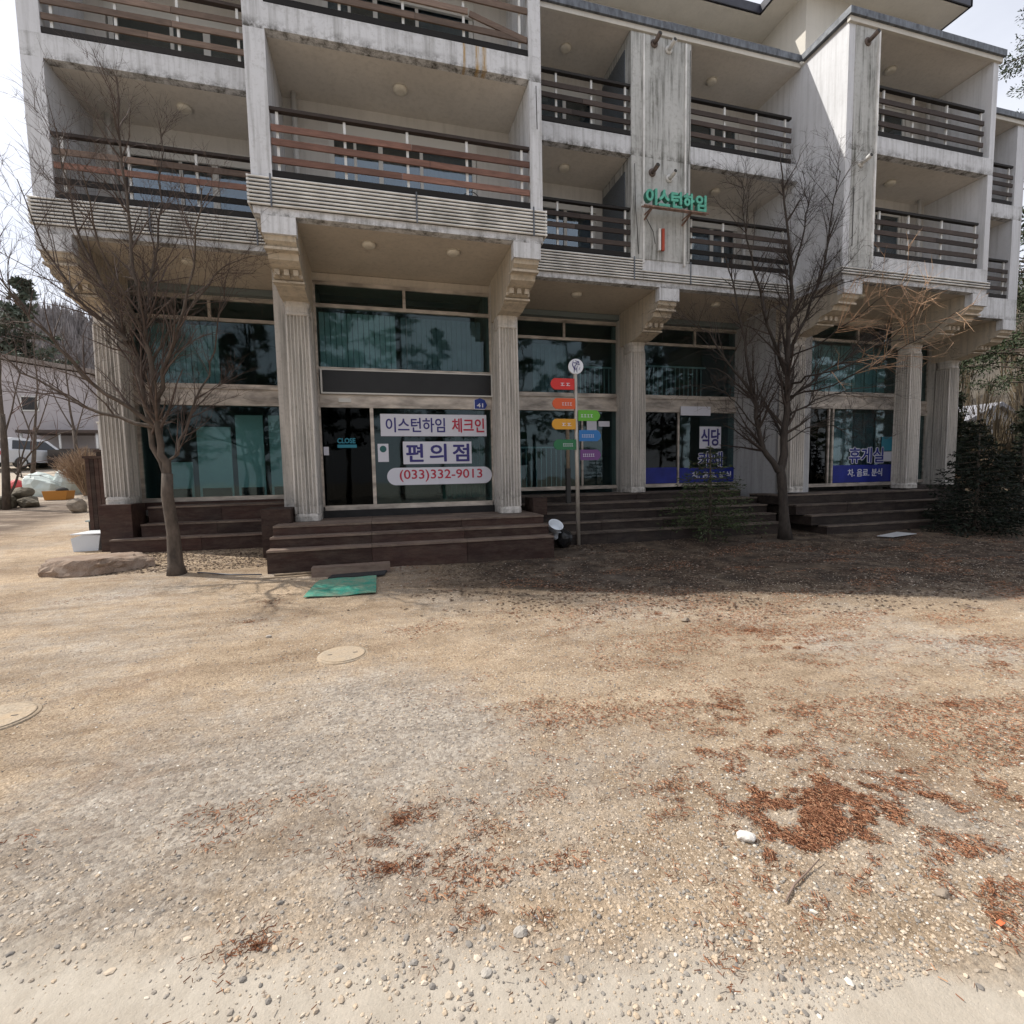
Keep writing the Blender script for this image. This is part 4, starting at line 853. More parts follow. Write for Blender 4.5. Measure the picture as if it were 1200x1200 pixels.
pn = MB(); pn.add([(10.85, 8.55, .075), (11.0, 8.32, .07), (11.9, 8.45, .085), (11.7, 8.75, .10), (10.85, 8.55, .087), (11.0, 8.32, .082), (11.9, 8.45, .097), (11.7, 8.75, .112)], [(0, 3, 2, 1), (4, 5, 6, 7), (0, 1, 5, 4), (1, 2, 6, 5), (2, 3, 7, 6), (3, 0, 4, 7)])
pn.build('discarded_sheet', simple('pale_plastic_sheet', (.48, .49, .50), .35, 0, .1, 4, .05), None, label='pale flat sheet discarded on the ground before the lounge steps', cat='sheet')
# pan / bucket and bin liner by the step corner
pb = MB().lathe([(.10, 0), (.135, .03), (.145, .14), (.15, .145), (.158, .15), (.150, .153), (.138, .145), (.128, .04), (.01, .03)], (3.36, 9.35, .50), 28, (.12, -.62, .75)).build('enamel_bucket', flat('white_enamel', (.62, .66, .7), .25), None, label='tilted dark-bellied bucket with a white rim on the step corner', cat='bucket')
MB().lathe([(.03, 0), (.06, .05), (.05, .15), (.10, .17), (.1, .18)], (3.36, 9.3, .30), 16, (.2, -.1, 1)).build('bucket_foot', flat('grey_enamel', (.4, .43, .46), .3), pb)
rock('rubbish_bag', (3.62, 9.5, .30), (.20, .16, .24), flat('black_bin_liner', (.012, .012, .013), .3), 'slumped black rubbish bag between the steps and the signpost', 'bag', 14, 3)
# white crate and dark box at far left of the building
wc = MB().prism([(-5.72, .30), (-5.32, .32), (-5.27, .62), (-5.55, .64), (-5.75, .57)], 'y', 11.15, 11.8).build('white_crate', flat('white_crate_plastic', (.6, .63, .66), .4), None, label='white plastic crate leaning by the leftmost pedestal', cat='crate')
B('crate_lid', flat('crate_lid_plastic', (.7, .72, .74), .4), wc, -5.74, -5.25, 11.13, 11.82, .64, .66)
dx = MB().box(-6.05, -5.45, 12.4, 13.1, .42, .80).build('dark_box', simple('dark_green_box', (.03, .04, .04), .5), None, label='low dark box behind the white crate', cat='box')
B('box_lid', simple('grey_green_lid', (.35, .42, .40), .5), dx, -6.09, -5.42, 12.36, 13.14, .80, .83)
# tall timber screen with rail at building's left side
sc = thing('timber_screen', 'tall dark timber screen wall running back from the left column', 'screen', (-5.5, 12.2, .4))
for i in range(14):
    B('screen_board', W_STEP, sc, -5.62, -5.56, 12.0+i*.16, 12.155+i*.16, .3, 2.25)
B('screen_cap', W_STEP, sc, -5.66, -5.50, 11.98, 14.26, 2.253, 2.30)
xa_, xb_ = at(105, 600, 11.95).x, at(126, 600, 11.95).x
for i in range(4): B('screen_board', W_STEP, sc, xa_+(xb_-xa_)*i/4+.004, xa_+(xb_-xa_)*(i+1)/4-.004, 11.92, 11.96, .25, 2.12)
B('screen_cap', W_STEP, sc, xa_-.03, xb_+.03, 11.90, 11.975, 2.123, 2.17)
for i in range(6): B('railing_bar', M_PIPEW, sc, -5.60, -5.575, 12.1+i*.42, 12.125+i*.42, 2.30, 2.85)
B('railing_top', M_PIPEW, sc, -5.605, -5.57, 12.05, 14.25, 2.85, 2.885)

# ---------------------------------------------------------------- direction signpost
sp_x, sp_y = 4.02, 9.62
gzs = gz(sp_x, sp_y)
P0 = at(678, 633, sp_y); P1 = at(674, 438, sp_y)
sp = thing('direction_signpost', 'slim steel signpost with coloured direction boards and a round white emblem', 'signpost', (P0.x, sp_y, P0.z-.02))
MB().tube([(P0.x, sp_y, P0.z-.1), (P1.x, sp_y, P1.z)], .041, 14).build('post', simple('grey_beige_steel', (.42, .38, .33), .4, .3, .15, 6, .05), sp)
cols = dict(red=(.52, .025, .02), orange=(.56, .09, .025), yellow=(.56, .27, .02), dkgreen=(.015, .13, .05), green=(.10, .33, .03), blue=(.02, .14, .38), purple=(.13, .045, .17))
def arrow(px0, py, px1, col, left, h=13, marks=3):
    a = at(px0, py-h/2, sp_y-.05); b_ = at(px1, py+h/2, sp_y-.05); x0, x1 = a.x, b_.x; z1, z0 = a.z, b_.z; hh = z1-z0; e = hh*.35
    if left: poly = [(x0+e, z0), (x1, z0), (x1, z1), (x0+e, z1), (x0+.02, z1-hh*.22), (x0, (z0+z1)/2), (x0+.02, z0+hh*.22)]
    else: poly = [(x0, z0), (x1-e, z0), (x1-.02, z0+hh*.22), (x1, (z0+z1)/2), (x1-.02, z1-hh*.22), (x1-e, z1), (x0, z1)]
    s_ = MB().prism(poly, 'y', sp_y-.062, sp_y-.04).build('arrow_board', flat(col+'_enamel', cols[col], .4), sp, label=col.replace('dkgreen', 'dark green')+' arrow board')
    mb = MB(); n = marks; xc0, xc1 = x0+(x1-x0)*.42, x1-(x1-x0)*.12
    if not left: xc0, xc1 = x0+(x1-x0)*.12, x1-(x1-x0)*.3
    zc_ = (z0+z1)/2; cw = (xc1-xc0)/n
    for i in range(n):   # unreadable small white print
        q = xc0+i*cw; mb.box(q, q+cw*.62, sp_y-.066, sp_y-.063, zc_+.012, zc_+.022); mb.box(q+cw*.2, q+cw*.34, sp_y-.066, sp_y-.063, zc_-.025, zc_+.011); mb.box(q, q+cw*.7, sp_y-.066, sp_y-.063, zc_-.036, zc_-.027)
    mb.build('print', P_WHITE, s_)
arrow(645, 450, 673, 'red', True, 14, 2); arrow(647, 473, 674, 'orange', True, 13, 4); arrow(646.5, 497, 674.5, 'yellow', True, 12.5, 2); arrow(648.5, 521, 675, 'dkgreen', True, 12, 5)
arrow(677.5, 487, 703, 'green', False, 13, 4); arrow(678.5, 510.5, 704, 'blue', False, 13, 7); arrow(680, 533, 704, 'purple', False, 12, 6)
c = at(675.5, 429.5, sp_y-.03); rr = .155
dk = MB().lathe([(rr, 0), (rr, .05), (rr*.97, .055)], (c.x, sp_y+.02, c.z), 32, (-.25, -1, 0)).build('emblem_disc', flat('white_emblem_enamel', (.66, .68, .72), .35), sp)
ec = Vector((c.x, sp_y+.02, c.z))+Vector((-.25, -1, 0)).normalized()*.058; ex = Vector((1, -.25, 0)).normalized()
def em(pts): return [ec+ex*u*rr+Vector((0, 0, 1))*v_*rr for u, v_ in pts]
mb = MB()
for pts in ([(-.35, .8), (-.45, .2), (-.2, -.3), (-.25, -.8)], [(-.1, .75), (.35, .6), (.45, .2), (.1, .35), (-.15, .0), (-.05, -.5)], [(.2, .1), (.1, -.3), (.15, -.8)], [(.55, -.1), (.4, -.5)], [(-.35, .5), (.0, .45), (.3, .5)]):
    mb.tube(em(pts), [.005]+[.011]*(len(pts)-2)+[.004], 6)
mb.build('emblem_strokes', P_NAVY, dk)
# second, bare timber post standing behind
P2 = at(666, 590, 10.9); pz = .95
tp = MB().tube([(P2.x, 10.9, .9), (P2.x, 10.9, 2.75)], .045, 10).build('wooden_post', W_PALE, None, label='short pale wooden post standing on the steps behind the signpost', cat='post')
B('post_collar', M_DARKGAP, tp, P2.x-.05, P2.x+.05, 10.85, 10.95, .9, 1.75)

# ---------------------------------------------------------------- trees
M_BARKD = simple('dark_bark', (.045, .036, .03), .9, 0, .4, 14, .8, scale=(1, 1, .4)); M_TWIGD = simple('blackish_twig', (.05, .038, .032), .85, 0, .35, 9, 0)
M_BARK = simple('grey_brown_bark', (.085, .066, .052), .9, 0, .4, 14, .8, scale=(1, 1, .4)); M_TWIG = simple('dark_twig', (.09, .066, .055), .85, 0, .35, 9, 0)
M_TWIGSUN = simple('sunlit_twig', (.42, .27, .17), .8, 0, .3, 9, 0)  # lighter, warmer twig copy painting sunlight onto the forward right limbs
def perp(d):
    v = Vector(rng.normal(size=3)); v = v-d*v.dot(d); return v.normalized()
def path(p, d, L_, n, up=.25, wob=.22):
    pts = [p.copy()]; d = d.normalized()
    for i in range(n):
        d = (d+Vector(rng.normal(size=3))*wob*.5+Vector((0, 0, up))*.35/n*3*.33).normalized(); p = p+d*(L_/n); pts.append(p.copy())
    return pts
def spawn(mb, pts, r0, lev, cfg, scale):
    """grow side shoots off a polyline"""
    n = len(pts)
    tot = sum((pts[i+1]-pts[i]).length for i in range(n-1))
    cnt = int(cfg['n'][lev]*tot/scale*rng.uniform(.8, 1.2))
    for k in range(cnt):
        t = rng.uniform(cfg['start'], 1.0)*(n-1); i = min(int(t), n-2); f = t-i
        p = pts[i].lerp(pts[i+1], f); d = (pts[i+1]-pts[i]).normalized()
        ang = rng.uniform(.45, 1.0); nd_ = (d*math.cos(ang)+perp(d)*math.sin(ang)+Vector((0, 0, cfg['up']))).normalized()
        L_ = cfg['len'][lev]*scale*rng.uniform(.5, 1.25)*(1.15-.5*t/(n-1)); r = max(cfg['rmin'], r0*(1-.75*t/(n-1))*.40)
        seg = 4 if lev < 2 else 3
        q = path(p, nd_, L_, seg, cfg['up'], cfg['wob']); rad = [r*(1-.75*j/seg) for j in range(seg+1)]
        mb.tube(q, rad, 5 if lev == 0 else 3, cap=False)
        if lev+1 < len(cfg['n']): spawn(mb, q, r, lev+1, cfg, scale)
def bare_tree(label, trunk, tr, limbs, cfg, scale=1.0, twigmat=None, group=None, name='bare_tree', bark=None):
    bark = bark or M_BARK
    t = thing(name, label, 'tree', trunk[0], group)
    # smooth trunk
    MB().tube(trunk, tr, 12).build('trunk', bark, t)
    for lim in limbs:
        pts, r0, r1 = lim[:3]; tm = lim[3] if len(lim) > 3 else (twigmat or M_TWIG)
        pts = [Vector(p) for p in pts]; fine = []
        for i in range(len(pts)-1):
            for j in range(3): fine.append(pts[i].lerp(pts[i+1], j/3)+Vector(rng.normal(size=3))*.02*(1 if fine else 0))
        fine.append(pts[-1]); mb = MB(); n = len(fine)
        mb.tube(fine, [(r0+(r1-r0)*(i/(n-1))**.7)*.86 for i in range(n)], 8, cap=False)
        mb.build('limb', bark, t)
        tw = MB(); spawn(tw, fine, r0, 0, lim[4] if len(lim) > 4 else cfg, scale); tw.build('twigs', tm, t, kind='stuff')
    return t
def pxl(pts, Y0, dY=0.):
    n = len(pts); return [at(px, py, Y0+dY*i/max(1, n-1)) for i, (px, py) in enumerate(pts)]
c1_ = dict(n=[6.3, 9.0, 9.0], len=[.95, .48, .26], start=.12, up=.22, wob=.22, rmin=.0026)
Y1 = 9.07
tk = pxl([(208, 676), (206, 662), (203, 625), (196, 580), (196, 555)], Y1); tk[0].z -= .05
bare_tree('bare leafless tree with a leaning trunk before the left shop window', tk, [.17, .115, .092, .086, .078],
    [(pxl([(196, 555), (188, 520), (182, 480), (178, 430), (168, 380), (158, 320), (150, 250), (140, 170), (136, 90)], Y1, -.3), .075, .012),
     (pxl([(196, 560), (176, 505), (168, 455), (150, 400), (128, 350), (100, 290), (80, 220), (66, 150)], Y1, .5), .065, .010),
     (pxl([(185, 500), (150, 480), (112, 452), (72, 408), (36, 372), (0, 330), (-30, 280)], Y1, -.7), .05, .008),
     (pxl([(180, 500), (120, 485), (60, 455), (10, 425), (-40, 405)], Y1, .7), .042, .008),
     (pxl([(200, 560), (206, 530), (222, 490), (240, 455), (250, 410), (262, 350), (270, 300)], Y1, .3), .034, .008),
     (pxl([(182, 470), (196, 420), (215, 360), (228, 290), (236, 220)], Y1, -.9), .045, .008),
     (pxl([(176, 430), (200, 385), (235, 345), (262, 312), (295, 300)], Y1, -.4), .03, .006),
     (pxl([(168, 400), (140, 340), (110, 260), (96, 200)], Y1, -1.1), .035, .007),
     (pxl([(166, 380), (180, 310), (190, 240), (188, 150)], Y1, .6), .035, .007),
     (pxl([(150, 400), (90, 350), (50, 290), (20, 210)], Y1, .3), .035, .007)], c1_, 1.0)
c2_ = dict(n=[7.2, 10.5, 8.5], len=[1.05, .48, .25], start=.08, up=.12, wob=.22, rmin=.0026)
c2o = dict(n=[6.5, 5.5], len=[.95, .42], start=.35, up=.1, wob=.14, rmin=.0042); Y2 = 9.05
tk = pxl([(920, 630), (919, 612), (918, 590), (916, 560), (914, 545)], Y2); tk[0].z -= .05
bare_tree('twin-stemmed bare tree before the lounge steps at right', tk, [.17, .115, .097, .10, .085],
    [(pxl([(915, 550), (922, 500), (924, 450), (922, 400), (928, 350), (926, 300), (920, 240), (915, 190)], Y2, -.3), .105, .014),
     (pxl([(912, 552), (893, 525), (886, 490), (880, 450), (872, 400), (862, 350), (850, 300)], Y2, .1), .085, .012),
     (pxl([(924, 420), (945, 370), (965, 310), (975, 250), (985, 200)], Y2, -.3), .05, .007),
     (pxl([(922, 440), (900, 380), (885, 320), (872, 260), (868, 210)], Y2, -.6), .05, .007),
     (pxl([(924, 470), (960, 440), (1000, 415), (1040, 400), (1085, 395)], Y2, -.6), .04, .006),
     (pxl([(920, 490), (955, 470), (1000, 455), (1050, 450)], Y2, -.4), .032, .006),
     (pxl([(880, 460), (850, 420), (830, 390), (800, 370)], Y2, -.2), .035, .006),
     (pxl([(924, 380), (950, 350), (990, 330), (1030, 322)], Y2, -.7), .035, .006),
     (pxl([(918, 520), (945, 500), (975, 500), (1010, 505)], Y2, -.5), .022, .005),
     (pxl([(886, 500), (862, 470), (845, 455), (820, 450)], Y2, -.3), .022, .005),
     (pxl([(924, 450), (955, 440), (1005, 425), (1050, 392), (1085, 350)], Y2, -3.3), .03, .004, M_TWIGSUN, c2o),
     (pxl([(926, 465), (975, 452), (1030, 425), (1080, 395), (1125, 362)], Y2, -3.5), .028, .004, M_TWIGSUN, c2o),
     (pxl([(924, 420), (960, 405), (1000, 375), (1035, 345), (1065, 325)], Y2, -3.0), .026, .004, M_TWIGSUN, c2o),
     (pxl([(926, 330), (940, 280), (946, 240), (940, 200)], Y2, .3), .03, .006)], c2_, 1.0, twigmat=M_TWIGD, bark=M_BARKD)

# conifers
def conifer(label, base, H_, R0, mat, n_whorl=16, seed=3, name='fir_tree', dens=1.0, lo=.08, cat='tree', group=None, leaf=.05, trunk_r=.05, shape=1.0, droop=.25):
    r_ = np.random.default_rng(seed); t = thing(name, label, cat, base, group); bx, by, bz = base
    MB().tube([(bx, by, bz-.1), (bx+.02, by, bz+H_*.5), (bx, by, bz+H_)], [trunk_r, trunk_r*.6, .008], 8).build('trunk', M_BARK, t)
    V = []; F = []; bm_ = MB()
    for i in range(n_whorl):
        f = i/(n_whorl-1); z = bz+H_*(lo+(1-lo)*f*.97); Rz = R0*(1-f)**shape*r_.uniform(.8, 1.1)+.06; nb = max(4, int(9*(1-f*.5)))
        for k in range(nb):
            a = 6.283*(k+r_.random()*.7)/nb+i; L_ = Rz*r_.uniform(.75, 1.12); dx_, dy_ = math.cos(a), math.sin(a)
            tip = (bx+dx_*L_, by+dy_*L_, z-L_*droop*r_.uniform(.3, 1.2)+L_*.12); bm_.tube([(bx, by, z), tip], [.010, .003], 3, cap=False)
            m_ = int(34*dens*L_/.8)+4
            for q in range(m_):
                u = r_.uniform(.12, 1.02)**.8; spread = .26*L_*(1.1-u*.75)
                c_ = np.array([bx+dx_*L_*u, by+dy_*L_*u, z+(tip[2]-z)*u])+r_.normal(size=3)*[spread*.5, spread*.5, .035*L_+.012]
                d_ = np.array([dx_, dy_, -.1])+r_.normal(size=3)*.55; d_ /= np.linalg.norm(d_); s_ = np.cross(d_, r_.normal(size=3)); s_ /= np.linalg.norm(s_)
                ll = leaf*r_.uniform(.6, 1.5); ww = ll*.16
                V += [c_-d_*ll*.5, c_+s_*ww, c_+d_*ll*.7, c_-s_*ww]; F.append((len(V)-4, len(V)-3, len(V)-2, len(V)-1))
    bm_.build('branch', M_BARK, t, kind='stuff')
    me = npmesh('crown', np.array(V), np.array(F), mat); link('crown', me, t)
    return t
def leaf_mat(name, a, b_):
    m, t, bs = NT(name); g = t.nodes.new('ShaderNodeNewGeometry')
    t.links.new(ramp(t, g.outputs['Random Per Island'], [(0, a), (1, b_)]), bs.inputs['Base Color']); bs.inputs['Roughness'].default_value = .7; bs.inputs['Specular IOR Level'].default_value = .25
    return m
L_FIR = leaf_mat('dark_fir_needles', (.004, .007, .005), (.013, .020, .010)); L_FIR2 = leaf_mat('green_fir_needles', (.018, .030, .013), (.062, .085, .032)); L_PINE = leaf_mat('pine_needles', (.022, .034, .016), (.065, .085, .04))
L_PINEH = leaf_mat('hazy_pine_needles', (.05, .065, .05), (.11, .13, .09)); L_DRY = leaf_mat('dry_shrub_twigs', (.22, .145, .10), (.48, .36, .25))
conifer('low dark green young fir before the restaurant window', (6.95, 9.25, gz(6.95, 9.25)), 2.1, 1.05, L_FIR2, 17, 4, 'young_fir', 1.2, .14, leaf=.06, shape=.6, droop=.15)
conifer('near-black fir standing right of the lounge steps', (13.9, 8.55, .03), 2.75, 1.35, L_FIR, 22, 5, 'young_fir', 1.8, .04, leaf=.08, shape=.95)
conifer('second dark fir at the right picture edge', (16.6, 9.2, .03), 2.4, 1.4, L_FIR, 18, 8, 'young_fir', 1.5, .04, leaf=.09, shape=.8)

L_PINED = leaf_mat('dark_pine_needles', (.009, .014, .008), (.035, .042, .022))
def pine(label, base, H_, crown0, R0, seed, mat=L_PINE, n=90, leaf=.16, group='tall pines', name='pine_tree', per=60, tr=.16, rr=1.0):
    r_ = np.random.default_rng(seed); t = thing(name, label, 'tree', base, group); bx, by, bz = base; ln = r_.uniform(-.05, .05, 2)*H_
    tp = lambda f: np.array([bx+ln[0]*f, by+ln[1]*f, bz+H_*f])
    MB().tube([tp(-.02), tp(.35), tp(.7), tp(1)], [tr, tr*.75, tr*.45, .02], 8).build('trunk', M_BARK, t)
    V = []; lm = MB()
    for i in range(n):
        f = crown0+(1-crown0)*r_.random(); p = tp(f); a = r_.uniform(0, 6.28); sh = math.sin(min(1, (1.02-f)/(1-crown0)*1.35)*1.57); L_ = R0*sh*r_.uniform(.35, 1.05)
        e = p+np.array([math.cos(a)*L_, math.sin(a)*L_, L_*r_.uniform(-.12, .35)]); lm.tube([p, (p+e)/2+[0, 0, .05*L_], e], [.045*rr, .03*rr, .012*rr], 4, cap=False)
        for s_ in (1.0, .72):
            c0 = p+(e-p)*s_; m_ = per
            d = r_.normal(size=(m_, 3)); d /= np.linalg.norm(d, axis=1)[:, None]; c_ = c0+d*r_.random((m_, 1))**.5*np.array([.42, .42, .24])*R0*.42
            dd = d+r_.normal(size=(m_, 3))*.5; dd /= np.linalg.norm(dd, axis=1)[:, None]; sd_ = np.cross(dd, r_.normal(size=(m_, 3))); sd_ /= np.linalg.norm(sd_, axis=1)[:, None]
            ll = leaf*r_.uniform(.6, 1.4, (m_, 1)); V.append(np.stack([c_-dd*ll*.5, c_+sd_*ll*.2, c_+dd*ll*.6, c_-sd_*ll*.2], 1))
    V = np.concatenate(V); F = np.arange(len(V)*4).reshape(-1, 4)
    lm.build('limbs', M_BARK, t, kind='stuff'); link('crown', npmesh('crown', V.reshape(-1, 3), F, mat), t)
    return t
# pines across the road behind the camera (mirrored in the shop glass)
r8 = np.random.default_rng(77)
for i in range(28):
    x = -19+i*3.0+r8.uniform(-1, 1); y = -9-r8.uniform(0, 7)
    pine('tall pine across the road behind the viewpoint', (x, y, 0), r8.uniform(11, 16), r8.uniform(.15, .4), r8.uniform(2.2, 3.0), 50+i, n=44, per=24, leaf=.34, group='pines across the road behind the viewpoint')
# right background
p = [(24.3, 13.2, 24, .2, 3.3, 'tall pine rising beyond the far balcony at the upper right'), (34, 19, 27, .2, 3.8, 'broad pine half outside the right picture edge'), (25.0, 12.6, 4.6, .05, 2.0, 'dark evergreen filling the gap behind the right-hand fir'),
     (31, 14.5, 6.5, .05, 2.6, 'second dark evergreen behind the right-hand firs'), (30.5, 23, 11, .05, 3.4, 'olive pine beyond the far end column'), (22.5, 15.5, 5.0, .05, 1.8, 'dark evergreen standing close behind the building end')]
for i, (x, y, h, c0, r0, lb) in enumerate(p):
    pine(lb, (x, y, Tz(x, y)), h, c0, r0, 80+i, mat=L_PINE if i < 2 else L_PINED, n=110, per=130, leaf=.13, group=None)

# ---------------------------------------------------------------- left background
def g3(x, y, dz=0): return (x, y, Tz(x, y)+dz)
c4_ = dict(n=[3.6, 3.2], len=[.8, .4], start=.2, up=.15, wob=.25, rmin=.006)
YL = 17.5
tk = pxl([(8, 598), (7, 560), (5, 520), (2, 485)], YL)
bare_tree('reddish bare tree at the far left picture edge', tk, [.10, .09, .08, .07], [(pxl([(2, 485), (0, 430), (-6, 370)], YL), .06, .015), (pxl([(9, 590), (18, 560), (32, 535), (50, 518), (72, 508), (98, 500)], YL), .045, .01),
    (pxl([(20, 556), (30, 520), (38, 490), (52, 455)], YL), .03, .008), (pxl([(5, 520), (14, 480), (22, 440), (30, 410)], YL), .035, .008), (pxl([(6, 545), (26, 560), (22, 530), (20, 500)], YL), .03, .008)], c4_, 1.3, twigmat=simple('reddish_twig', (.13, .08, .065), .85, 0, .3, 9, 0))
bare_tree('slender bare tree before the grey-pink block, nearer the column', pxl([(92, 560), (90, 530), (86, 500)], 27), [.10, .08, .07], [(pxl([(86, 500), (80, 460), (76, 410), (72, 385)], 27), .06, .015), (pxl([(88, 515), (100, 470), (108, 430)], 27), .04, .01), (pxl([(87, 505), (66, 470), (52, 430), (44, 405)], 27), .04, .01)], c4_, 1.9, twigmat=M_TWIG)
bare_tree('slender bare tree before the grey-pink block, nearer the picture edge', pxl([(38, 565), (40, 530), (41, 500)], 29), [.10, .08, .07], [(pxl([(41, 500), (44, 455), (40, 405), (42, 380)], 29), .06, .015), (pxl([(40, 520), (24, 480), (14, 440), (8, 415)], 29), .045, .01), (pxl([(41, 510), (56, 470), (66, 430)], 29), .04, .01)], c4_, 1.9, twigmat=M_TWIG)
# dry shrub
def shrub(label, base, H_, R0, n, mat, seed=1, wd=.006):
    r_ = np.random.default_rng(seed); t = thing('dry_shrub', label, 'shrub', base); mb = MB(); b0 = Vector(base)
    for i in range(n):
        a = r_.uniform(0, 6.28); q = r_.random()**.6; d = Vector((math.cos(a)*q*R0, math.sin(a)*q*R0, H_*(1-.25*q)*r_.uniform(.65, 1.05))); m1 = b0+Vector((d.x*.35, d.y*.35, d.z*.5))+Vector(r_.normal(size=3))*.03
        mb.tube([b0+Vector((d.x*.12, d.y*.12, 0)), m1, b0+d], [wd, wd*.8, wd*.4], 3, cap=False)
        for k in range(3):
            f = r_.uniform(.4, .95); p = b0+d*f; e = p+Vector((d.x*.12+r_.normal()*.09*R0, d.y*.12+r_.normal()*.09*R0, H_*.16*r_.random())); mb.tube([p, e], [wd*.6, wd*.3], 3, cap=False)
    mb.build('stems', mat, t, kind='stuff'); return t
shrub('dry fan-shaped brown shrub beside the orange planter', g3(-10.0, 20.6), 1.75, .95, 520, L_DRY, 2, .012)
# orange planter
pl_ = MB().prism([(-10.62, 0), (-10.04, 0), (-9.98, .30), (-10.68, .30)], 'y', 19.4, 19.85).build('planter', flat('orange_plastic_planter', (.42, .17, .02), .5), None, label='orange plastic planter trough with dark soil on the left verge', cat='planter')
pl_.location.z = Tz(-10.3, 19.5)
MB().lathe([(.18, 0), (.15, .09), (.05, .14)], (-10.22, 19.6, Tz(-10.3, 19.5)+.28), 12).build('soil_mound', M_DARKGAP, None, label='dark soil heap in the orange planter', cat='soil')
M_TARP = simple('pale_mint_tarpaulin', (.50, .56, .53), .6, 0, .15, 3, .3)
for i, (x, y, d, lb) in enumerate(((-11.5, 21.0, (.62, .5, .62), 'pale mint tarpaulin mound nearest the far left tree'), (-10.9, 21.3, (.55, .5, .70), 'pale mint tarpaulin mound left of the dry shrub'))):
    rock('tarpaulin_mound', (x, y, Tz(x, y)+.25), d, M_TARP, lb, 'tarpaulin', 30+i, 3)
M_OLIVE = simple('olive_boulder', (.13, .11, .08), .9, 0, .5, 5, .8)
for i, (x, y, zz, d, lb) in enumerate(((-10.2, 17.9, .14, (.32, .26, .22), 'dark olive lump at the right end of the verge rubble'), (-10.75, 17.8, .16, (.38, .3, .26), 'largest olive lump of the verge rubble'), (-10.45, 18.1, .42, (.30, .24, .22), 'olive lump on top of the verge rubble'), (-11.3, 17.7, .12, (.34, .28, .2), 'ochre-tinged lump of rubble touching the far left tree'))):
    rock('rubble_lump', (x, y, Tz(x, y)+zz), d, M_OLIVE if i < 3 else M_ROCK, lb, 'rubble', 40+i, 3)
for x, y, c_, lb in ((-13.0, 22.3, (.42, .05, .05), 'red plastic sack behind the left tarpaulins'), (-12.4, 22.4, (.55, .28, .22), 'faded pink sack behind the left tarpaulins'), (-11.65, 18.3, (.10, .22, .34), 'blue bag at the far left picture edge')):
    rock('sack', (x, y, Tz(x, y)+.22), (.26, .22, .30), flat('sack_%d' % int(c_[0]*100), c_, .6), lb, 'sack', int(-x*7), 2)
B('concrete_slab', simple('white_slab', (.62, .63, .64), .6), None, -10.2, -8.4, 23.0, 24.4, Tz(-9, 23)-.3, Tz(-9, 23)+.55, label='low white block behind the dry shrub', cat='block')  # pale concrete, white by itself
dw = thing('garden_wall', 'low dark stone garden wall behind the dry shrub', 'wall', g3(-16, 34))
rr_ = np.random.default_rng(5); M_WALLST = simple('dark_wall_stone', (.075, .065, .058), .9, 0, .3, 3, .4)
WX0 = at(56, 540, 34).x
for j in range(3):
    x = WX0
    while x < -13.0:
        L_ = rr_.uniform(.5, .9); z = Tz(-16, 34)+.12+j*.34; B('stone', M_WALLST if rr_.random() < .6 else W_DARK, dw, x, x+L_-.03, 34+rr_.uniform(-.05, .05), 34.5, z, z+.34); x += L_
# far building at left
fb = thing('far_apartment_block', 'grey-pink rendered block with a pitched roof behind the left trees', 'building', g3(-27, 44))
M_FARW = simple('grey_pink_render', (.40, .37, .375), .9, 0, .12, .6, 0); z0 = Tz(-25, 44)
MB().prism([(-44, z0-1), (-20.6, z0-1), (-20.6, 9.6), (-28, 10.8), (-44, 13.6)], 'y', 44, 54).build('wall', M_FARW, fb)
MB().prism([(-44.5, 13.7), (-28, 10.88), (-20.1, 9.6), (-20.1, 9.9), (-28, 11.2), (-44.5, 14.1)], 'y', 43.5, 54.5).build('roof', simple('far_roof', (.20, .17, .15), .8), fb)
for x, z in ((-24.4, 7.4), (-30.5, 7.6), (-27.6, 5.3), (-33.5, 5.3)):
    f_ = MB().box(x-.55, x+.55, 43.94, 43.997, z-.55, z+.55).build('window', M_FRAMEW, fb); B('pane', M_BLACK, f_, x-.45, x+.45, 43.92, 43.938, z-.45, z+.45)
MB().box(-24.0, -19.2, 41.5, 44, 5.1, 5.3).build('porch_roof', W_DARK, fb)
for x in (-23.8, -21.6, -19.4): MB().tube([(x, 41.7, z0-.5), (x, 41.7, 5.1)], .07, 8).build('porch_post', M_FRAMEW, fb)
B('porch_railing', W_DARK, fb, -24, -19.3, 41.6, 41.7, 3.9, 4.0)
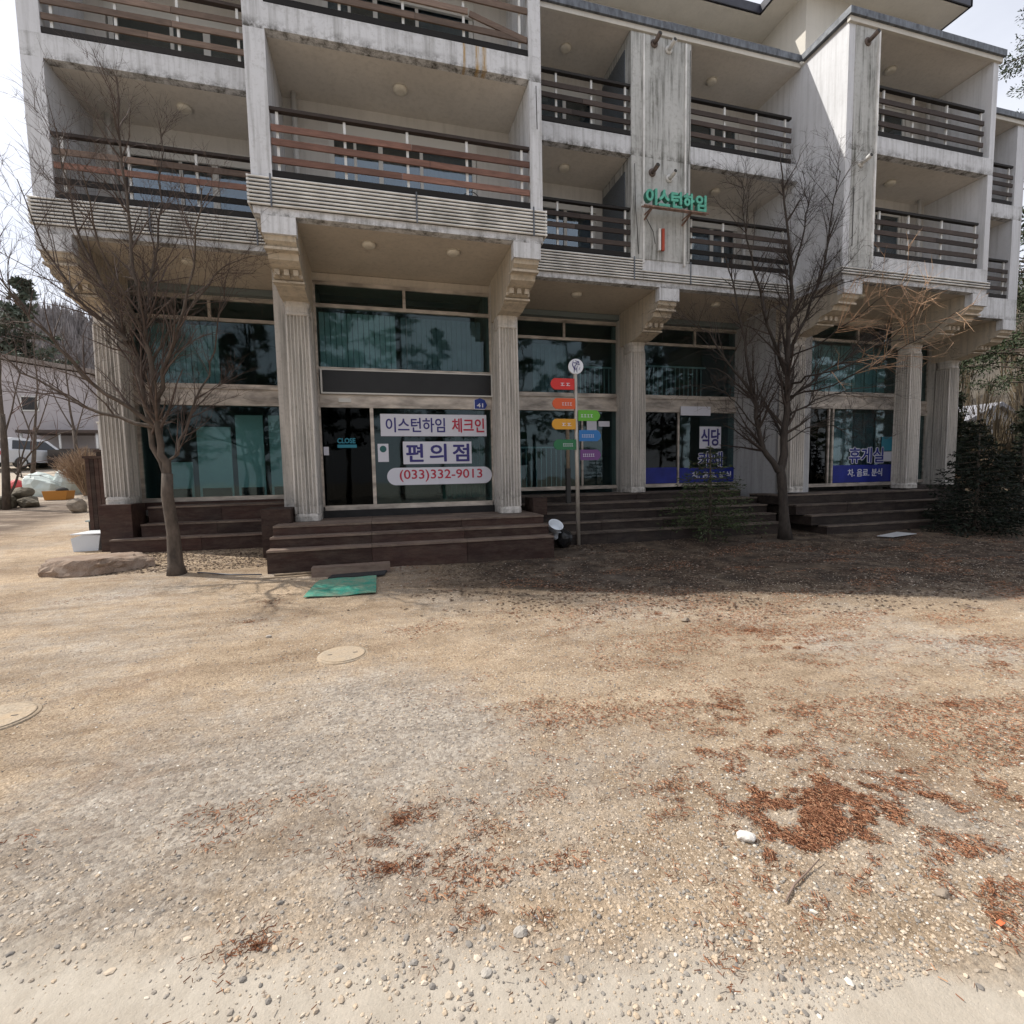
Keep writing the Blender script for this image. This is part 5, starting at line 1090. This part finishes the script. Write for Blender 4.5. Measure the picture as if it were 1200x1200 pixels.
def car(label, x, y, rz, paint, scale=1.0, suv=True):
    z = Tz(x, y); t = thing('parked_car', label, 'car', (x, y, z)); M_ = Matrix.Translation((x, y, z)) @ Matrix.Rotation(rz, 4, 'Z')
    def put(mb, n, mt, par=t):
        mb.v = [tuple(M_ @ Vector(v)) for v in mb.v]; return mb.build(n, mt, par)
    h = 1.0 if suv else .86
    body = [(-2.2, .35), (-2.25, .62), (-2.2, .98*h), (-1.95, 1.02*h), (1.0, 1.0*h), (1.95, .88*h), (2.2, .7), (2.22, .38)]
    cab = [(-2.12, 1.0*h), (-1.85, 1.62*h), (-1.5, 1.70*h), (.25, 1.68*h), (1.05, 1.0*h)]
    P_ = [(p[0], p[1]) for p in body]
    mb = MB(); v = []
    def loft(poly, ws):
        n = len(poly); vv = [(p[0], -w_, p[1]) for p, w_ in zip(poly, ws)]+[(p[0], w_, p[1]) for p, w_ in zip(poly, ws)]
        return vv, [tuple(range(n-1, -1, -1)), tuple(range(n, 2*n))]+[(i, (i+1) % n, n+(i+1) % n, n+i) for i in range(n)]
    put(MB().add(*loft(body, [.80, .86, .88, .88, .88, .84, .78, .8])), 'body', paint)
    cb = put(MB().add(*loft(cab, [.84, .70, .68, .68, .82])), 'cabin', paint)
    gl = flat('car_glass', (.02, .025, .03), .1) if 'car_glass' not in bpy.data.materials else bpy.data.materials['car_glass']
    for sgn in (-1, 1):
        q = [(-1.75, 1.08*h), (-1.6, 1.55*h), (.15, 1.55*h), (.72, 1.08*h)]; ys = [.845, .735, .73, .83]
        put(MB().add([(p[0], sgn*(w_+.0), p[1]) for p, w_ in zip(q, ys)]+[(p[0], sgn*(w_-.03), p[1]) for p, w_ in zip(q, ys)], [(0, 1, 2, 3), (7, 6, 5, 4), (0, 4, 5, 1), (1, 5, 6, 2), (2, 6, 7, 3), (3, 7, 4, 0)]), 'side_window', gl)
    put(MB().add([(-2.11, -.72, 1.1*h), (-2.11, .72, 1.1*h), (-1.91, .6, 1.55*h), (-1.91, -.6, 1.55*h)], [(0, 1, 2, 3)]), 'rear_window', gl)
    put(MB().add([(1.0, -.72, 1.08*h), (1.0, .72, 1.08*h), (.34, .6, 1.62*h), (.34, -.6, 1.62*h)], [(0, 1, 2, 3)]), 'windscreen', gl)
    for xx in (-1.35, 1.35):
        for sgn in (-1, 1):
            wl = put(MB().lathe([(.1, -.11), (.31, -.11), (.33, -.08), (.33, .08), (.31, .11), (.1, .11)], (xx, sgn*.80, .33), 18, (0, 1, 0)), 'wheel', M_DARKGAP)
            put(MB().lathe([(.2, 0), (.19, .02), (.05, .03)], (xx, sgn*.91, .33), 14, (0, sgn, 0)), 'rim', M_METALPOST, wl)
    for sgn in (-1, 1):
        put(MB().box(-2.26, -2.2, sgn*.72-.1, sgn*.72+.1, .75, .95), 'tail_light', P_REDV); put(MB().box(2.12, 2.2, sgn*.62-.14, sgn*.62+.14, .66, .78), 'headlight', M_FRAMEW)
    put(MB().box(-2.28, -2.24, -.26, .26, .55, .68), 'number_plate', P_WHITE)
PW = flat('white_car_paint', (.62, .64, .67), .25); PS = flat('silver_car_paint', (.42, .45, .48), .3, .3)
car('white estate car parked before the low garden wall', at(38, 540, 34.5).x, 34.5, 1.25, PW); car('white van-like car parked at the far left edge', at(-4, 540, 35).x, 35, .15, PW); car('silver car half hidden behind the white estate', at(14, 540, 39).x, 39, .5, PS)
# hills with leafless woods
def hill(name, x0, x1, y0, y1, hf, mat, nx=90, ny=60):
    X, Y = np.meshgrid(np.linspace(x0, x1, nx), np.linspace(y0, y1, ny)); Z = hf(X, Y); idx = np.arange(nx*ny).reshape(ny, nx)
    link(name, npmesh(name, np.stack([X, Y, Z], -1).reshape(-1, 3), np.stack([idx[:-1, :-1], idx[:-1, 1:], idx[1:, 1:], idx[1:, :-1]], -1).reshape(-1, 4), mat, True), kind='structure')
def hf(X, Y):
    d = np.sqrt(X**2+Y**2); return -3+44*np.clip((d-72)/110, 0, 1)**1.05*(.75+.5*fbm(X*.02+5, Y*.02+9, 3, 33))*np.where(Y > -5, 1, 1)
M_HILL = simple('leaf_litter_hillside', (.085, .072, .055), .95, 0, .3, .08, 0)
hill('hills', -330, 330, -20, 330, hf, M_HILL, 150, 90)
def brushwood(name, n, area, hfun, mat, hmin, hmax, wd, seed, k=26):
    r_ = np.random.default_rng(seed); x = r_.uniform(area[0], area[1], n); y = r_.uniform(area[2], area[3], n); z = hfun(x, y); h = r_.uniform(hmin, hmax, n)
    c = np.repeat(np.stack([x, y, z], -1), k, 0); H_ = np.repeat(h, k); m_ = n*k
    a = r_.uniform(0, 6.28, m_); q = r_.random(m_)**.7; zb = H_*r_.uniform(.1, .6, m_); L_ = H_*r_.uniform(.2, .45, m_); rad = H_*.22*q
    b0 = c+np.stack([np.cos(a)*rad*.35, np.sin(a)*rad*.35, zb], -1); e = c+np.stack([np.cos(a)*rad, np.sin(a)*rad, zb+L_], -1)
    b0[::k] = c[::k]; e[::k] = c[::k]+np.stack([0*h, 0*h, h], -1)
    s_ = np.stack([r_.normal(size=m_), r_.normal(size=m_), 0*a], -1); s_ /= np.linalg.norm(s_, axis=1)[:, None]; s_ *= wd; s_[::k] *= 2
    V = np.stack([b0-s_, b0+s_, e], 1); F = np.arange(m_*3).reshape(-1, 3)
    link(name, npmesh(name, V.reshape(-1, 3), F, mat), kind='stuff')
M_WOOD = leaf_mat('leafless_wood', (.16, .145, .14), (.28, .25, .24)); M_WOODR = leaf_mat('brown_undergrowth', (.03, .022, .014), (.12, .09, .052))
brushwood('far_woodland', 5200, (-200, -30, 95, 270), hf, M_WOOD, 5, 9, .16, 3); brushwood('far_woodland', 2200, (75, 260, 0, 190), hf, M_WOODR, 6, 11, .10, 4)
brushwood('roadside_undergrowth', 800, (27, 75, 13, 44), lambda x, y: T(x, y), M_WOODR, 2.5, 8, .035, 6, 40)
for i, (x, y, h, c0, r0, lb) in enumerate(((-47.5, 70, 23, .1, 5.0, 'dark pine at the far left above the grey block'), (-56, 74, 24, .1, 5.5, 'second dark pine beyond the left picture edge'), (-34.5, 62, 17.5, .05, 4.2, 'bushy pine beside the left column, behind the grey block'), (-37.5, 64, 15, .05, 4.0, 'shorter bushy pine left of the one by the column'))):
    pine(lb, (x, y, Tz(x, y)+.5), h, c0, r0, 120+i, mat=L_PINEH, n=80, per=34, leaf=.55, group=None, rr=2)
# right background
shrub('tawny dry grass clump lit at the right picture edge', g3(25.5, 15.5), 1.7, 1.7, 500, L_DRY, 7, .014); shrub('smaller tawny grass clump behind the right-hand fir', g3(28.5, 18.5), 1.5, 1.6, 300, L_DRY, 9, .014)
wb = thing('white_cottage', 'small white cottage glimpsed beyond the right-hand fir', 'building', g3(44, 27))
MB().prism([(41, 0), (50, 0), (50, 4.2), (45.5, 6.0), (41, 4.2)], 'y', 27, 33).build('wall', simple('white_cottage_render', (.6, .6, .6), .8), wb)
MB().prism([(40.6, 4.1), (45.5, 6.05), (50.4, 4.1), (50.4, 4.4), (45.5, 6.35), (40.6, 4.4)], 'y', 26.6, 33.4).build('roof', simple('cottage_roof', (.25, .25, .27), .7), wb)
for x in (43, 46.5): f_ = B('window', M_FRAMEW, wb, x-.8, x+.8, 26.95, 26.997, 2.0, 3.6); B('pane', simple('red_brown_shutter', (.16, .08, .06), .7), f_, x-.65, x+.65, 26.92, 26.948, 2.15, 3.45)
